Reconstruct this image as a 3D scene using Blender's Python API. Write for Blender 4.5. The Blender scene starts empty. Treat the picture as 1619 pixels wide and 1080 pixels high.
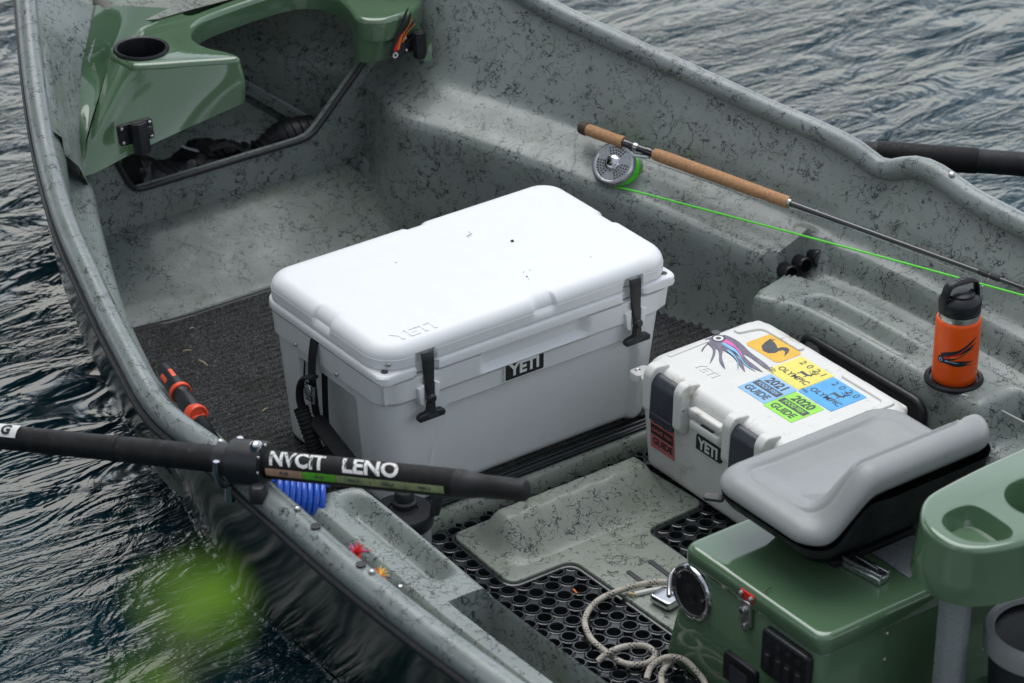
import bpy, bmesh, math, random
from mathutils import Vector, Matrix, Quaternion
from mathutils.geometry import tessellate_polygon

random.seed(7)
R = math.radians
scene = bpy.context.scene
COL = scene.collection

# ------------------------------------------------------------------ camera
cam_data = bpy.data.cameras.new('camera')
cam = bpy.data.objects.new('camera', cam_data)
COL.objects.link(cam)
cam.location = (-2.946, -4.378, 3.373)
cam.rotation_euler = (R(60.7), R(-0.3), R(-36.5))
cam_data.sensor_width = 36.0
cam_data.lens = 5000 / 1619 * 36.0
cam_data.clip_start = 0.05
cam_data.clip_end = 2000
cam_data.dof.use_dof = True
cam_data.dof.focus_distance = 6.35
cam_data.dof.aperture_fstop = 5.0
scene.camera = cam

# ------------------------------------------------------------------ sky, sun, exposure
SUN_EL, SUN_AZ = R(68), R(20)       # azimuth measured from +Y towards +X
world = bpy.data.worlds.new('World')
scene.world = world
world.use_nodes = True
wn, wl = world.node_tree.nodes, world.node_tree.links
wn.clear()
w_out = wn.new('ShaderNodeOutputWorld')
w_bg = wn.new('ShaderNodeBackground')
w_sky = wn.new('ShaderNodeTexSky')
w_sky.sky_type = 'NISHITA'
w_sky.sun_disc = False
w_sky.sun_elevation = SUN_EL
w_sky.sun_rotation = SUN_AZ
w_sky.air_density = 1.0
w_sky.dust_density = 0.6
w_sky.ozone_density = 1.0
w_hsv = wn.new('ShaderNodeHueSaturation')
w_hsv.inputs['Saturation'].default_value = 0.27
w_tint = wn.new('ShaderNodeMix'); w_tint.data_type = 'RGBA'; w_tint.blend_type = 'MULTIPLY'
w_tint.inputs[0].default_value = 1.0
w_tint.inputs[7].default_value = (0.985, 1.0, 1.012, 1)      # cool overcast cast
wl.new(w_sky.outputs[0], w_hsv.inputs['Color'])
wl.new(w_hsv.outputs[0], w_tint.inputs[6])
wl.new(w_tint.outputs[2], w_bg.inputs['Color'])
w_bg.inputs['Strength'].default_value = 0.15
wl.new(w_bg.outputs[0], w_out.inputs[0])

sun_data = bpy.data.lights.new('sun', 'SUN')
sun = bpy.data.objects.new('sun', sun_data)
COL.objects.link(sun)
sun_data.energy = 1.22
sun_data.angle = R(52)
sun_data.color = (1.0, 0.985, 0.96)
sd = Vector((math.sin(SUN_AZ) * math.cos(SUN_EL), math.cos(SUN_AZ) * math.cos(SUN_EL), math.sin(SUN_EL)))
sun.rotation_euler = (-sd).to_track_quat('-Z', 'Y').to_euler()

scene.view_settings.view_transform = 'Standard'
scene.view_settings.look = 'None'
scene.view_settings.exposure = 0.58
scene.view_settings.gamma = 1.0
scene.view_settings.use_curve_mapping = False
scene.render.engine = 'CYCLES'
scene.cycles.use_denoising = True
scene.cycles.max_bounces = 6

# ------------------------------------------------------------------ materials
def new_mat(name):
    m = bpy.data.materials.new(name)
    m.use_nodes = True
    nt = m.node_tree
    b = nt.nodes['Principled BSDF']
    return m, nt, b

def N(nt, kind, **kw):
    n = nt.nodes.new(kind)
    for k, v in kw.items():
        if hasattr(n, k): setattr(n, k, v)
        else: n.inputs[k].default_value = v
    return n

def L(nt, a, b): nt.links.new(a, b)

def math_n(nt, op, a, b=None, c=None, clamp=False):
    n = nt.nodes.new('ShaderNodeMath'); n.operation = op; n.use_clamp = clamp
    for i, v in enumerate((a, b, c)):
        if v is None: continue
        if isinstance(v, (int, float)): n.inputs[i].default_value = v
        else: L(nt, v, n.inputs[i])
    return n.outputs[0]

def noise(nt, vec, scale, detail=2.0, rough=0.5, dist=0.0):
    n = nt.nodes.new('ShaderNodeTexNoise')
    n.inputs['Scale'].default_value = scale
    n.inputs['Detail'].default_value = detail
    n.inputs['Roughness'].default_value = rough
    n.inputs['Distortion'].default_value = dist
    if vec is not None: L(nt, vec, n.inputs['Vector'])
    return n

def ramp(nt, fac, stops):
    r = nt.nodes.new('ShaderNodeValToRGB')
    el = r.color_ramp.elements
    while len(el) < len(stops): el.new(0.5)
    for e, (p, c) in zip(el, stops):
        e.position = p
        e.color = (c[0], c[1], c[2], 1) if not isinstance(c, (int, float)) else (c, c, c, 1)
    L(nt, fac, r.inputs[0])
    return r.outputs[0]

def mixc(nt, fac, a, b):
    m = nt.nodes.new('ShaderNodeMix'); m.data_type = 'RGBA'
    if isinstance(fac, (int, float)): m.inputs[0].default_value = fac
    else: L(nt, fac, m.inputs[0])
    for i, v in ((6, a), (7, b)):
        if isinstance(v, tuple): m.inputs[i].default_value = (v[0], v[1], v[2], 1)
        else: L(nt, v, m.inputs[i])
    return m.outputs[2]

def coords(nt, offset=(0, 0, 0), scale=(1, 1, 1)):
    tc = nt.nodes.new('ShaderNodeTexCoord')
    mp = nt.nodes.new('ShaderNodeMapping')
    mp.inputs['Location'].default_value = offset
    mp.inputs['Scale'].default_value = scale
    L(nt, tc.outputs['Object'], mp.inputs['Vector'])
    return mp.outputs[0]

def bump(nt, b, height, strength=0.3, dist=0.01):
    n = nt.nodes.new('ShaderNodeBump')
    n.inputs['Strength'].default_value = strength
    n.inputs['Distance'].default_value = dist
    L(nt, height, n.inputs['Height'])
    L(nt, n.outputs[0], b.inputs['Normal'])

def simple(name, col, rough=0.5, metal=0.0, coat=0.0, wear=0.12, scale=30, bmp=0.0, spec=0.5, bscale=300, grime=None):
    """plain finish with faint tone and gloss variation"""
    m, nt, b = new_mat(name)
    v = coords(nt)
    n1 = noise(nt, v, scale, 4, 0.6)
    lo = tuple(c * (1 - wear) for c in col); hi = tuple(min(1, c * (1 + wear)) for c in col)
    c = ramp(nt, n1.outputs[0], [(0.3, lo), (0.7, hi)])
    if grime:
        g = noise(nt, v, grime[1], 6, 0.7)
        gm = ramp(nt, g.outputs[0], [(grime[2], 0.0), (grime[2] + 0.12, grime[3])])
        c = mixc(nt, gm, c, grime[0])
    L(nt, c, b.inputs['Base Color'])
    rr = ramp(nt, noise(nt, v, scale * 2.3, 5, 0.65).outputs[0], [(0.3, max(0, rough * 0.8)), (0.7, min(1, rough * 1.25))])
    L(nt, rr, b.inputs['Roughness'])
    b.inputs['Metallic'].default_value = metal
    b.inputs['Coat Weight'].default_value = coat
    b.inputs['Coat Roughness'].default_value = 0.04
    b.inputs['Specular IOR Level'].default_value = spec
    if bmp: bump(nt, b, noise(nt, v, bscale, 3).outputs[0], bmp, 0.002)
    return m

def fibreglass(name, base, hair, rough, wet=0.0, weave=False, moss=0.5, density=0.0):
    """grey gelcoat with dark hair-like squiggles"""
    m, nt, b = new_mat(name)
    v = coords(nt)
    tone = ramp(nt, noise(nt, v, 5, 5, 0.6).outputs[0], [(0.3, tuple(c * 0.84 for c in base)), (0.7, tuple(c * 1.12 for c in base))])
    col = mixc(nt, ramp(nt, noise(nt, v, 11, 5, 0.7).outputs[0], [(0.52, 0.0), (0.72, moss)]), tone, (base[0] * 0.62, base[1] * 0.72, base[2] * 0.52))
    warped = v
    for fr, am in ((15, 0.055), (48, 0.026), (110, 0.008)):
        wob = noise(nt, v, fr, 1.5, 0.6)
        ce = nt.nodes.new('ShaderNodeVectorMath'); ce.operation = 'SUBTRACT'; ce.inputs[1].default_value = (.5, .5, .5)
        L(nt, wob.outputs['Color'], ce.inputs[0])
        vm = nt.nodes.new('ShaderNodeVectorMath'); vm.operation = 'SCALE'; vm.inputs['Scale'].default_value = am * 2
        L(nt, ce.outputs[0], vm.inputs[0])
        va = nt.nodes.new('ShaderNodeVectorMath'); va.operation = 'ADD'
        L(nt, warped, va.inputs[0]); L(nt, vm.outputs[0], va.inputs[1])
        warped = va.outputs[0]
    total = None
    for i, (sc, mm, thr, ms) in enumerate([(13, 1.25, 0.545, 12), (19, 1.1, 0.545, 17), (26, 0.9, 0.56, 22), (34, 0.85, 0.57, 28), (16, 0.85, 0.54, 20)]):
        vb = nt.nodes.new('ShaderNodeVectorMath'); vb.operation = 'ADD'
        vb.inputs[1].default_value = (3.7 * i, 1.3 * i, -2.1 * i)
        L(nt, warped, vb.inputs[0])
        vo = nt.nodes.new('ShaderNodeTexVoronoi'); vo.feature = 'DISTANCE_TO_EDGE'; vo.inputs['Scale'].default_value = sc
        L(nt, vb.outputs[0], vo.inputs['Vector'])
        w = mm * 0.001 * sc
        line = ramp(nt, vo.outputs['Distance'], [(w * 0.6, 1.0), (w * 1.5, 0.0)])
        mk = ramp(nt, noise(nt, vb.outputs[0], ms, 2.0, 0.6).outputs[0], [(thr - density, 0.0), (thr + 0.04 - density, 1.0)])
        p = math_n(nt, 'MULTIPLY', line, mk)
        total = p if total is None else math_n(nt, 'MAXIMUM', total, p)
    col = mixc(nt, math_n(nt, 'MULTIPLY', total, 0.95), col, hair)
    # fine grit
    grit = ramp(nt, noise(nt, v, 160, 2, 0.7).outputs[0], [(0.68, 0.0), (0.74, 0.45)])
    col = mixc(nt, grit, col, (base[0] * 0.45, base[1] * 0.47, base[2] * 0.4))
    L(nt, col, b.inputs['Base Color'])
    L(nt, ramp(nt, noise(nt, v, 23, 5, 0.6).outputs[0], [(0.3, rough * 0.75), (0.7, min(1, rough * 1.3))]), b.inputs['Roughness'])
    b.inputs['Coat Weight'].default_value = wet
    b.inputs['Coat Roughness'].default_value = 0.12
    h = noise(nt, v, 60, 4, 0.6).outputs[0]
    if weave:
        wv = nt.nodes.new('ShaderNodeTexWave'); wv.bands_direction = 'Y'; wv.inputs['Scale'].default_value = 38; wv.inputs['Distortion'].default_value = 0.6
        wv2 = nt.nodes.new('ShaderNodeTexWave'); wv2.bands_direction = 'Z'; wv2.inputs['Scale'].default_value = 38; wv2.inputs['Distortion'].default_value = 0.6
        L(nt, v, wv.inputs['Vector']); L(nt, v, wv2.inputs['Vector'])
        h = math_n(nt, 'ADD', math_n(nt, 'MULTIPLY', h, 0.6), math_n(nt, 'MULTIPLY', math_n(nt, 'ADD', wv.outputs['Fac'], wv2.outputs['Fac']), 0.07))
    bump(nt, b, h, 0.22, 0.004)
    return m

M = {}
HAIR = (0.012, 0.016, 0.018)
M['liner'] = fibreglass('liner_fibreglass', (0.222, 0.255, 0.238), HAIR, 0.42, 0.25, weave=True)
M['floor_grey'] = fibreglass('floor_fibreglass', (0.205, 0.230, 0.195), HAIR, 0.45, 0.2, moss=0.75)
M['floor_shaded'] = fibreglass('shaded_floor_fibreglass', (0.150, 0.178, 0.160), HAIR, 0.45, 0.2, moss=0.75)  # darker copy of the floor grey, shade under the brace put into the colour
M['gunwale'] = fibreglass('gunwale_fibreglass', (0.21, 0.24, 0.235), (0.02, 0.03, 0.03), 0.36, 0.3, moss=0.7)
M['hull'] = simple('dark_hull_paint', (0.008, 0.026, 0.018), 0.13, 0, 0.0, 0.25, 6, 0, 0.4)
M['green'] = simple('green_gelcoat', (0.088, 0.160, 0.088), 0.10, 0, 0.9, 0.06, 8, 0, 0.5, 300, grime=((0.17, 0.20, 0.14), 34, 0.64, 0.35))
M['white'] = simple('white_rotomoulded_plastic', (0.80, 0.815, 0.825), 0.36, 0, 0, 0.015, 25, 0.10, 0.4, 500, grime=((0.62, 0.60, 0.54), 5, 0.60, 0.25))
M['cream'] = simple('worn_white_plastic', (0.74, 0.735, 0.70), 0.38, 0, 0, 0.03, 25, 0.10, 0.4, 500, grime=((0.34, 0.29, 0.21), 13, 0.57, 0.7))
M['rubber'] = simple('black_rubber', (0.018, 0.020, 0.023), 0.42, 0, 0, 0.3, 60, 0.1)
M['plastic_black'] = simple('black_plastic', (0.014, 0.015, 0.018), 0.34, 0, 0, 0.3, 60, 0, 0.35)
M['slate_plastic'] = simple('dark_slate_latch_plastic', (0.040, 0.044, 0.058), 0.38, 0, 0, 0.2, 60, 0.1)
M['mat_rubber'] = simple('wet_black_mat_rubber', (0.014, 0.017, 0.020), 0.20, 0, 0.5, 0.4, 40, 0.2)
M['webbing'] = simple('black_webbing', (0.016, 0.017, 0.019), 0.8, 0, 0, 0.3, 400, 0.4, 0.3, 900)
M['cloth_black'] = simple('black_dry_bag_cloth', (0.010, 0.011, 0.013), 0.42, 0, 0.0, 0.3, 30, 0.3, 0.5, 60)
M['chrome'] = simple('chrome', (0.55, 0.56, 0.58), 0.12, 1.0, 0, 0.05, 40)
M['steel'] = simple('brushed_stainless', (0.56, 0.56, 0.55), 0.30, 1.0, 0, 0.08, 60)
M['alu'] = simple('anodised_aluminium', (0.60, 0.61, 0.63), 0.28, 1.0, 0, 0.05, 80)
M['alu_grey'] = simple('grey_painted_post', (0.30, 0.32, 0.34), 0.30, 0.3, 0, 0.05, 40)
M['cork'] = simple('cork', (0.44, 0.245, 0.125), 0.75, 0, 0, 0.22, 170, 0.35, 0.3, 220, grime=((0.16, 0.085, 0.045), 120, 0.60, 0.75))
M['cork_dark'] = simple('dark_rubberised_cork', (0.060, 0.036, 0.026), 0.6, 0, 0, 0.3, 150, 0.3)
M['rod_blank'] = simple('dark_graphite', (0.010, 0.012, 0.016), 0.12, 0, 0.9, 0.2, 60)
M['line_green'] = simple('fluorescent_green_line', (0.10, 0.80, 0.02), 0.4, 0, 0, 0.05, 60)
M['orange'] = simple('orange_powder_coat', (0.90, 0.105, 0.006), 0.36, 0, 0, 0.03, 40, 0.08, 0.4, 700)
M['red'] = simple('red_orange_plastic', (0.85, 0.085, 0.03), 0.35, 0, 0, 0.06, 60)
M['blue'] = simple('blue_coil_plastic', (0.008, 0.085, 0.52), 0.22, 0, 0.4, 0.1, 60)
M['seat_grey'] = simple('grey_seat_vinyl', (0.275, 0.287, 0.285), 0.34, 0, 0, 0.03, 20, 0.18, 0.45, 350)
M['seat_shell'] = simple('black_seat_shell', (0.016, 0.018, 0.020), 0.6, 0, 0, 0.35, 14, 0.2, 0.25, 200)
M['oar_black'] = simple('scuffed_black_oar', (0.016, 0.017, 0.018), 0.55, 0, 0, 0.5, 22, 0.2, 0.28, 120, grime=((0.10, 0.095, 0.085), 40, 0.60, 0.5))
M['oar_wrap'] = simple('matt_black_oar_wrap', (0.010, 0.010, 0.011), 0.6, 0, 0, 0.3, 50, 0, 0.22)
M['tan'] = simple('faded_tan_label', (0.42, 0.27, 0.18), 0.5, 0, 0, 0.2, 60)
M['label_green'] = simple('green_label', (0.10, 0.42, 0.03), 0.5, 0, 0, 0.2, 60)
M['label_olive'] = simple('faded_olive_label', (0.25, 0.31, 0.15), 0.55, 0, 0, 0.3, 40, grime=((0.08, 0.08, 0.06), 50, 0.55, 0.7))
M['ink'] = simple('black_ink', (0.016, 0.017, 0.020), 0.5)
M['ink_grey'] = simple('faded_black_ink', (0.070, 0.073, 0.085), 0.55, 0, 0, 0.3, 90)
M['white_ink'] = simple('white_ink', (0.78, 0.78, 0.77), 0.5, 0, 0, 0.08, 60)
def sticker(name, col, worn=0.56):
    return simple(name, col, 0.42, 0, 0, 0.07, 40, 0, 0.4, 300, grime=((0.74, 0.735, 0.70), 38, worn + 0.08, 0.8))
M['st_yellow'] = sticker('golden_sticker', (0.84, 0.50, 0.06), 0.72)
M['st_lemon'] = sticker('lemon_sticker', (0.86, 0.76, 0.16), 0.70)
M['st_blue'] = sticker('bright_blue_sticker', (0.10, 0.42, 0.80), 0.66)
M['st_pale'] = sticker('pale_blue_sticker', (0.27, 0.52, 0.78), 0.60)
M['st_green'] = sticker('lime_sticker', (0.32, 0.78, 0.08), 0.60)
M['st_red'] = sticker('dusty_red_sticker', (0.60, 0.17, 0.17), 0.72)
M['violet_grey'] = simple('violet_grey_ink', (0.17, 0.155, 0.21), 0.5, 0, 0, 0.25, 60)
M['pink'] = simple('pink_ink', (0.80, 0.13, 0.42), 0.5)
M['sky_ink'] = simple('light_blue_ink', (0.22, 0.50, 0.75), 0.5)
M['orange_ink'] = simple('orange_ink', (0.85, 0.22, 0.02), 0.5)
M['red_ink'] = simple('red_ink', (0.75, 0.02, 0.015), 0.5)
M['worn_white'] = simple('worn_white_print', (0.72, 0.72, 0.70), 0.55, 0, 0, 0.1, 60, 0, 0.4, 300, grime=((0.02, 0.02, 0.02), 75, 0.56, 0.9))
M['straw'] = simple('dry_straw', (0.50, 0.40, 0.22), 0.8)
M['cord_white'] = simple('white_cord', (0.62, 0.62, 0.58), 0.7)
M['bone'] = simple('bone_rubber', (0.46, 0.43, 0.38), 0.5)

def rope_mat():
    m, nt, b = new_mat('braided_rope')
    uv = nt.nodes.new('ShaderNodeUVMap')
    sp = nt.nodes.new('ShaderNodeSeparateXYZ'); L(nt, uv.outputs[0], sp.inputs[0])
    u, vv = sp.outputs[0], sp.outputs[1]
    band = math_n(nt, 'GREATER_THAN', math_n(nt, 'FRACT', math_n(nt, 'MULTIPLY', u, 21.0)), 0.56)
    a = math_n(nt, 'FRACT', math_n(nt, 'ADD', math_n(nt, 'MULTIPLY', u, 110.0), math_n(nt, 'MULTIPLY', vv, 4.0)))
    c = math_n(nt, 'FRACT', math_n(nt, 'SUBTRACT', math_n(nt, 'MULTIPLY', u, 110.0), math_n(nt, 'MULTIPLY', vv, 4.0)))
    fleck = math_n(nt, 'MULTIPLY', math_n(nt, 'LESS_THAN', a, 0.5), math_n(nt, 'LESS_THAN', c, 0.5))
    k = math_n(nt, 'MULTIPLY', fleck, band)
    v = coords(nt)
    basec = ramp(nt, noise(nt, v, 60, 4).outputs[0], [(0.3, (0.36, 0.33, 0.27)), (0.7, (0.50, 0.47, 0.41))])
    L(nt, mixc(nt, k, basec, (0.02, 0.025, 0.04)), b.inputs['Base Color'])
    b.inputs['Roughness'].default_value = 0.85
    hb = math_n(nt, 'ADD', math_n(nt, 'ABSOLUTE', math_n(nt, 'SUBTRACT', a, 0.5)), math_n(nt, 'ABSOLUTE', math_n(nt, 'SUBTRACT', c, 0.5)))
    bump(nt, b, hb, 0.35, 0.002)
    return m
M['rope'] = rope_mat()

def carpet_mat():
    m, nt, b = new_mat('ribbed_carpet')
    v = coords(nt)
    c = ramp(nt, noise(nt, v, 210, 4, 0.75).outputs[0], [(0.34, (0.014, 0.016, 0.018)), (0.55, (0.075, 0.077, 0.077)), (0.72, (0.27, 0.265, 0.24))])
    c2 = mixc(nt, ramp(nt, noise(nt, v, 9, 4).outputs[0], [(0.45, 0.0), (0.7, 0.4)]), c, (0.030, 0.026, 0.021))
    L(nt, c2, b.inputs['Base Color'])
    b.inputs['Roughness'].default_value = 0.95
    b.inputs['Specular IOR Level'].default_value = 0.15
    bump(nt, b, noise(nt, v, 330, 3, 0.7).outputs[0], 0.9, 0.006)
    return m
M['carpet'] = carpet_mat()

def water_mat():
    m, nt, b = new_mat('river_water')
    v = coords(nt)
    mp = nt.nodes.new('ShaderNodeMapping')
    mp.inputs['Rotation'].default_value = (0, 0, R(28))
    mp.inputs['Scale'].default_value = (1.0, 2.1, 1.0)
    L(nt, v, mp.inputs['Vector'])
    vv = mp.outputs[0]
    big = noise(nt, vv, 1.1, 2, 0.5, 0.8).outputs[0]
    mid = noise(nt, vv, 3.6, 3, 0.55, 1.4).outputs[0]
    fine = noise(nt, vv, 11.0, 3, 0.6, 1.6).outputs[0]
    micro = noise(nt, v, 30.0, 2, 0.6, 1.0).outputs[0]
    h = math_n(nt, 'ADD', math_n(nt, 'MULTIPLY', big, 0.26), math_n(nt, 'MULTIPLY', mid, 0.13))
    calm = ramp(nt, noise(nt, vv, 0.55, 3, 0.6, 1.0).outputs[0], [(0.42, 0.06), (0.60, 1.6)])
    small = math_n(nt, 'ADD', math_n(nt, 'MULTIPLY', fine, 0.050), math_n(nt, 'MULTIPLY', micro, 0.015))
    h = math_n(nt, 'ADD', h, math_n(nt, 'MULTIPLY', small, calm))
    bump(nt, b, h, 1.0, 0.50)
    col = ramp(nt, noise(nt, v, 0.7, 3).outputs[0], [(0.35, (0.004, 0.025, 0.036)), (0.7, (0.009, 0.049, 0.064))])
    L(nt, col, b.inputs['Base Color'])
    b.inputs['Roughness'].default_value = 0.03
    b.inputs['IOR'].default_value = 1.38
    return m
M['water'] = water_mat()

def leaf_mat(name, col):
    m, nt, b = new_mat(name)
    v = coords(nt)
    c = ramp(nt, noise(nt, v, 3, 3).outputs[0], [(0.3, tuple(x * 0.6 for x in col)), (0.7, tuple(x * 1.3 for x in col))])
    L(nt, c, b.inputs['Base Color'])
    b.inputs['Roughness'].default_value = 0.45
    b.inputs['Transmission Weight'].default_value = 0.0
    tr = nt.nodes.new('ShaderNodeBsdfTranslucent'); L(nt, c, tr.inputs['Color'])
    mx = nt.nodes.new('ShaderNodeMixShader'); mx.inputs[0].default_value = 0.45
    o = nt.nodes['Material Output']
    L(nt, b.outputs[0], mx.inputs[1]); L(nt, tr.outputs[0], mx.inputs[2]); L(nt, mx.outputs[0], o.inputs[0])
    return m
M['leaf'] = leaf_mat('bright_leaf', (0.20, 0.40, 0.012))
M['foliage'] = leaf_mat('dark_foliage', (0.035, 0.085, 0.022))
M['bark'] = simple('bark', (0.07, 0.055, 0.04), 0.9, 0, 0, 0.4, 20, 0.6, 0.3, 30)

# ------------------------------------------------------------------ geometry helpers
class MB:
    def __init__(self): self.v, self.f, self.uv = [], [], {}
    def add(self, verts, faces):
        o = len(self.v)
        self.v += [Vector(p) for p in verts]
        self.f += [tuple(i + o for i in f) for f in faces]
        return o
    def build(self, name, mat, parent=None, angle=40, smooth=True):
        me = bpy.data.meshes.new(name)
        me.from_pydata([tuple(p) for p in self.v], [], self.f)
        if self.uv:
            ul = me.uv_layers.new(name='UVMap')
            for lp in me.loops:
                ul.data[lp.index].uv = self.uv.get(lp.vertex_index, (0, 0))
        if smooth:
            me.polygons.foreach_set('use_smooth', [True] * len(me.polygons))
            me.set_sharp_from_angle(angle=R(angle))
        me.update()
        o = bpy.data.objects.new(name, me)
        COL.objects.link(o)
        me.materials.append(M[mat] if isinstance(mat, str) else mat)
        if parent is not None: adopt(o, parent)
        return o

def adopt(o, parent):
    o.parent = parent
    p, loc = parent, Vector((0, 0, 0))
    while p is not None:
        loc += Vector(p.location) if p.parent is None else Vector((0, 0, 0))
        p = p.parent
    if parent.parent is None and parent.type == 'EMPTY':
        o.matrix_parent_inverse = Matrix.Translation(-Vector(parent.location))
    return o

def thing(name, loc, label, cat, group=None):
    o = bpy.data.objects.new(name, None)
    o.empty_display_size = 0.05
    COL.objects.link(o)
    o.location = loc
    return tag(o, label, cat, group)

def tag(o, label, cat, group=None):
    o['label'] = label; o['category'] = cat
    if group: o['group'] = group
    return o

def frame(origin, x, y):
    """matrix whose local x,y,z are given directions (z = x cross y)"""
    x = Vector(x).normalized(); y = Vector(y); y = (y - x * y.dot(x)).normalized(); z = x.cross(y)
    m = Matrix((x, y, z)).transposed().to_4x4()
    m.translation = Vector(origin)
    return m

def xf(mb, start, mat):
    for i in range(start, len(mb.v)): mb.v[i] = mat @ mb.v[i]

def box(mb, c, s, bev=0.004, seg=2, mat=None):
    bm = bmesh.new()
    bmesh.ops.create_cube(bm, size=1.0)
    for v in bm.verts: v.co = Vector((v.co.x * s[0], v.co.y * s[1], v.co.z * s[2]))
    if bev > 0:
        bmesh.ops.bevel(bm, geom=list(bm.edges), offset=min(bev, 0.49 * min(s)), segments=seg, profile=0.5, affect='EDGES')
    T = (mat if mat is not None else Matrix.Identity(4)) @ Matrix.Translation(Vector(c))
    bm.verts.index_update()
    mb.add([T @ v.co for v in bm.verts], [[v.index for v in f.verts] for f in bm.faces])
    bm.free()

def catmull(pts, n=8, closed=False):
    P = [Vector(p) for p in pts]
    out = []
    m = len(P)
    rng = range(m if closed else m - 1)
    for i in rng:
        if closed: p0, p1, p2, p3 = P[(i - 1) % m], P[i], P[(i + 1) % m], P[(i + 2) % m]
        else: p0, p1, p2, p3 = P[max(i - 1, 0)], P[i], P[i + 1], P[min(i + 2, m - 1)]
        for k in range(n):
            t = k / n
            out.append(0.5 * ((2 * p1) + (p2 - p0) * t + (2 * p0 - 5 * p1 + 4 * p2 - p3) * t * t + (3 * p1 - p0 - 3 * p2 + p3) * t ** 3))
    if not closed: out.append(P[-1].copy())
    return out

def tube(mb, pts, r, n=12, closed=False, caps=True, uv=False, squash=None):
    P = [Vector(p) for p in pts]
    m = len(P)
    rr = r if isinstance(r, (list, tuple)) else [r] * m
    tang = []
    for i in range(m):
        a = P[(i - 1) % m] if (closed or i > 0) else P[i]
        b = P[(i + 1) % m] if (closed or i < m - 1) else P[i]
        tang.append((b - a).normalized())
    up = Vector((0, 0, 1)) if abs(tang[0].z) < 0.9 else Vector((1, 0, 0))
    nrm = (up - tang[0] * up.dot(tang[0])).normalized()
    verts, base = [], len(mb.v)
    dist = 0.0
    for i in range(m):
        if i:
            q = tang[i - 1].rotation_difference(tang[i]); nrm = (q @ nrm); nrm = (nrm - tang[i] * nrm.dot(tang[i])).normalized()
            dist += (P[i] - P[i - 1]).length
        bi = tang[i].cross(nrm)
        for k in range(n):
            a = 2 * math.pi * k / n
            s1, s2 = (1, 1) if squash is None else squash
            verts.append(P[i] + (nrm * math.cos(a) * s1 + bi * math.sin(a) * s2) * rr[i])
            if uv: mb.uv[base + len(verts) - 1] = (dist, k / n if k <= n // 2 else 1 - k / n)
    faces = []
    for i in range(m if closed else m - 1):
        j = (i + 1) % m
        for k in range(n):
            l = (k + 1) % n
            faces.append((i * n + k, i * n + l, j * n + l, j * n + k))
    if caps and not closed:
        faces.append(tuple(reversed(range(n)))); faces.append(tuple((m - 1) * n + k for k in range(n)))
    mb.add(verts, faces)

def lathe(mb, prof, n=32, mat=None, cap0=True, cap1=True):
    verts, faces = [], []
    for (r, z) in prof:
        for k in range(n):
            a = 2 * math.pi * k / n
            verts.append(Vector((r * math.cos(a), r * math.sin(a), z)))
    for i in range(len(prof) - 1):
        for k in range(n):
            l = (k + 1) % n
            faces.append((i * n + k, i * n + l, (i + 1) * n + l, (i + 1) * n + k))
    if cap0: faces.append(tuple(reversed(range(n))))
    if cap1: faces.append(tuple((len(prof) - 1) * n + k for k in range(n)))
    T = mat if mat is not None else Matrix.Identity(4)
    mb.add([T @ v for v in verts], faces)

def prism(mb, poly, h0, h1, mat=None, bev=0.0, holes=()):
    """polygon (2d, any winding) extruded along local z, rounded top edge, optional holes through it"""
    area = sum(poly[i][0] * poly[(i + 1) % len(poly)][1] - poly[(i + 1) % len(poly)][0] * poly[i][1] for i in range(len(poly)))
    if area < 0: poly = list(reversed(poly))
    n = len(poly)
    rings = [[(p[0], p[1], h0) for p in poly]]
    if bev > 0:
        def inset(d):
            out = []
            for i in range(n):
                a, b, c = Vector(poly[i - 1][:2]), Vector(poly[i][:2]), Vector(poly[(i + 1) % n][:2])
                e1 = (b - a); e2 = (c - b)
                if e1.length < 1e-9 or e2.length < 1e-9: out.append(b); continue
                n1 = Vector((-e1.y, e1.x)).normalized(); n2 = Vector((-e2.y, e2.x)).normalized()
                mm = (n1 + n2)
                if mm.length < 1e-6: mm = n1
                mm.normalize()
                out.append(b + mm * d / max(0.5, mm.dot(n1)))
            return out
        for k in range(5):
            a = k / 4 * math.pi / 2
            ins = inset(bev * (1 - math.cos(a)))
            rings.append([(p.x, p.y, h1 - bev + bev * math.sin(a)) for p in ins])
    else:
        rings.append([(p[0], p[1], h1) for p in poly])
    verts = [Vector(p) for rg in rings for p in rg]
    faces = []
    for i in range(len(rings) - 1):
        for k in range(n):
            l = (k + 1) % n
            faces.append((i * n + k, i * n + l, (i + 1) * n + l, (i + 1) * n + k))
    for lev, flip in ((0, True), (len(rings) - 1, False)):
        base = rings[lev]
        loops = [[Vector((p[0], p[1], 0)) for p in base]] + [[Vector((p[0], p[1], 0)) for p in h] for h in holes]
        flat = [p for lp in loops for p in lp]
        idx = list(range(lev * n, lev * n + n))
        for h in holes:
            idx += list(range(len(verts), len(verts) + len(h)))
            verts += [Vector((p[0], p[1], base[0][2])) for p in h]
        for t in tessellate_polygon(loops):
            a, b, c = (flat[i] for i in t)
            t = tuple(t) if (b - a).cross(c - a).z > 0 else tuple(reversed(t))
            if flip: t = tuple(reversed(t))
            faces.append(tuple(idx[i] for i in t))
    T = mat if mat is not None else Matrix.Identity(4)
    mb.add([T @ v for v in verts], faces)

def grid(mb, nu, nv, fn, flip=False):
    verts = [fn(i, j) for i in range(nu) for j in range(nv)]
    faces = []
    for i in range(nu - 1):
        for j in range(nv - 1):
            q = (i * nv + j, (i + 1) * nv + j, (i + 1) * nv + j + 1, i * nv + j + 1)
            faces.append(tuple(reversed(q)) if flip else q)
    mb.add(verts, faces)

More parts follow.
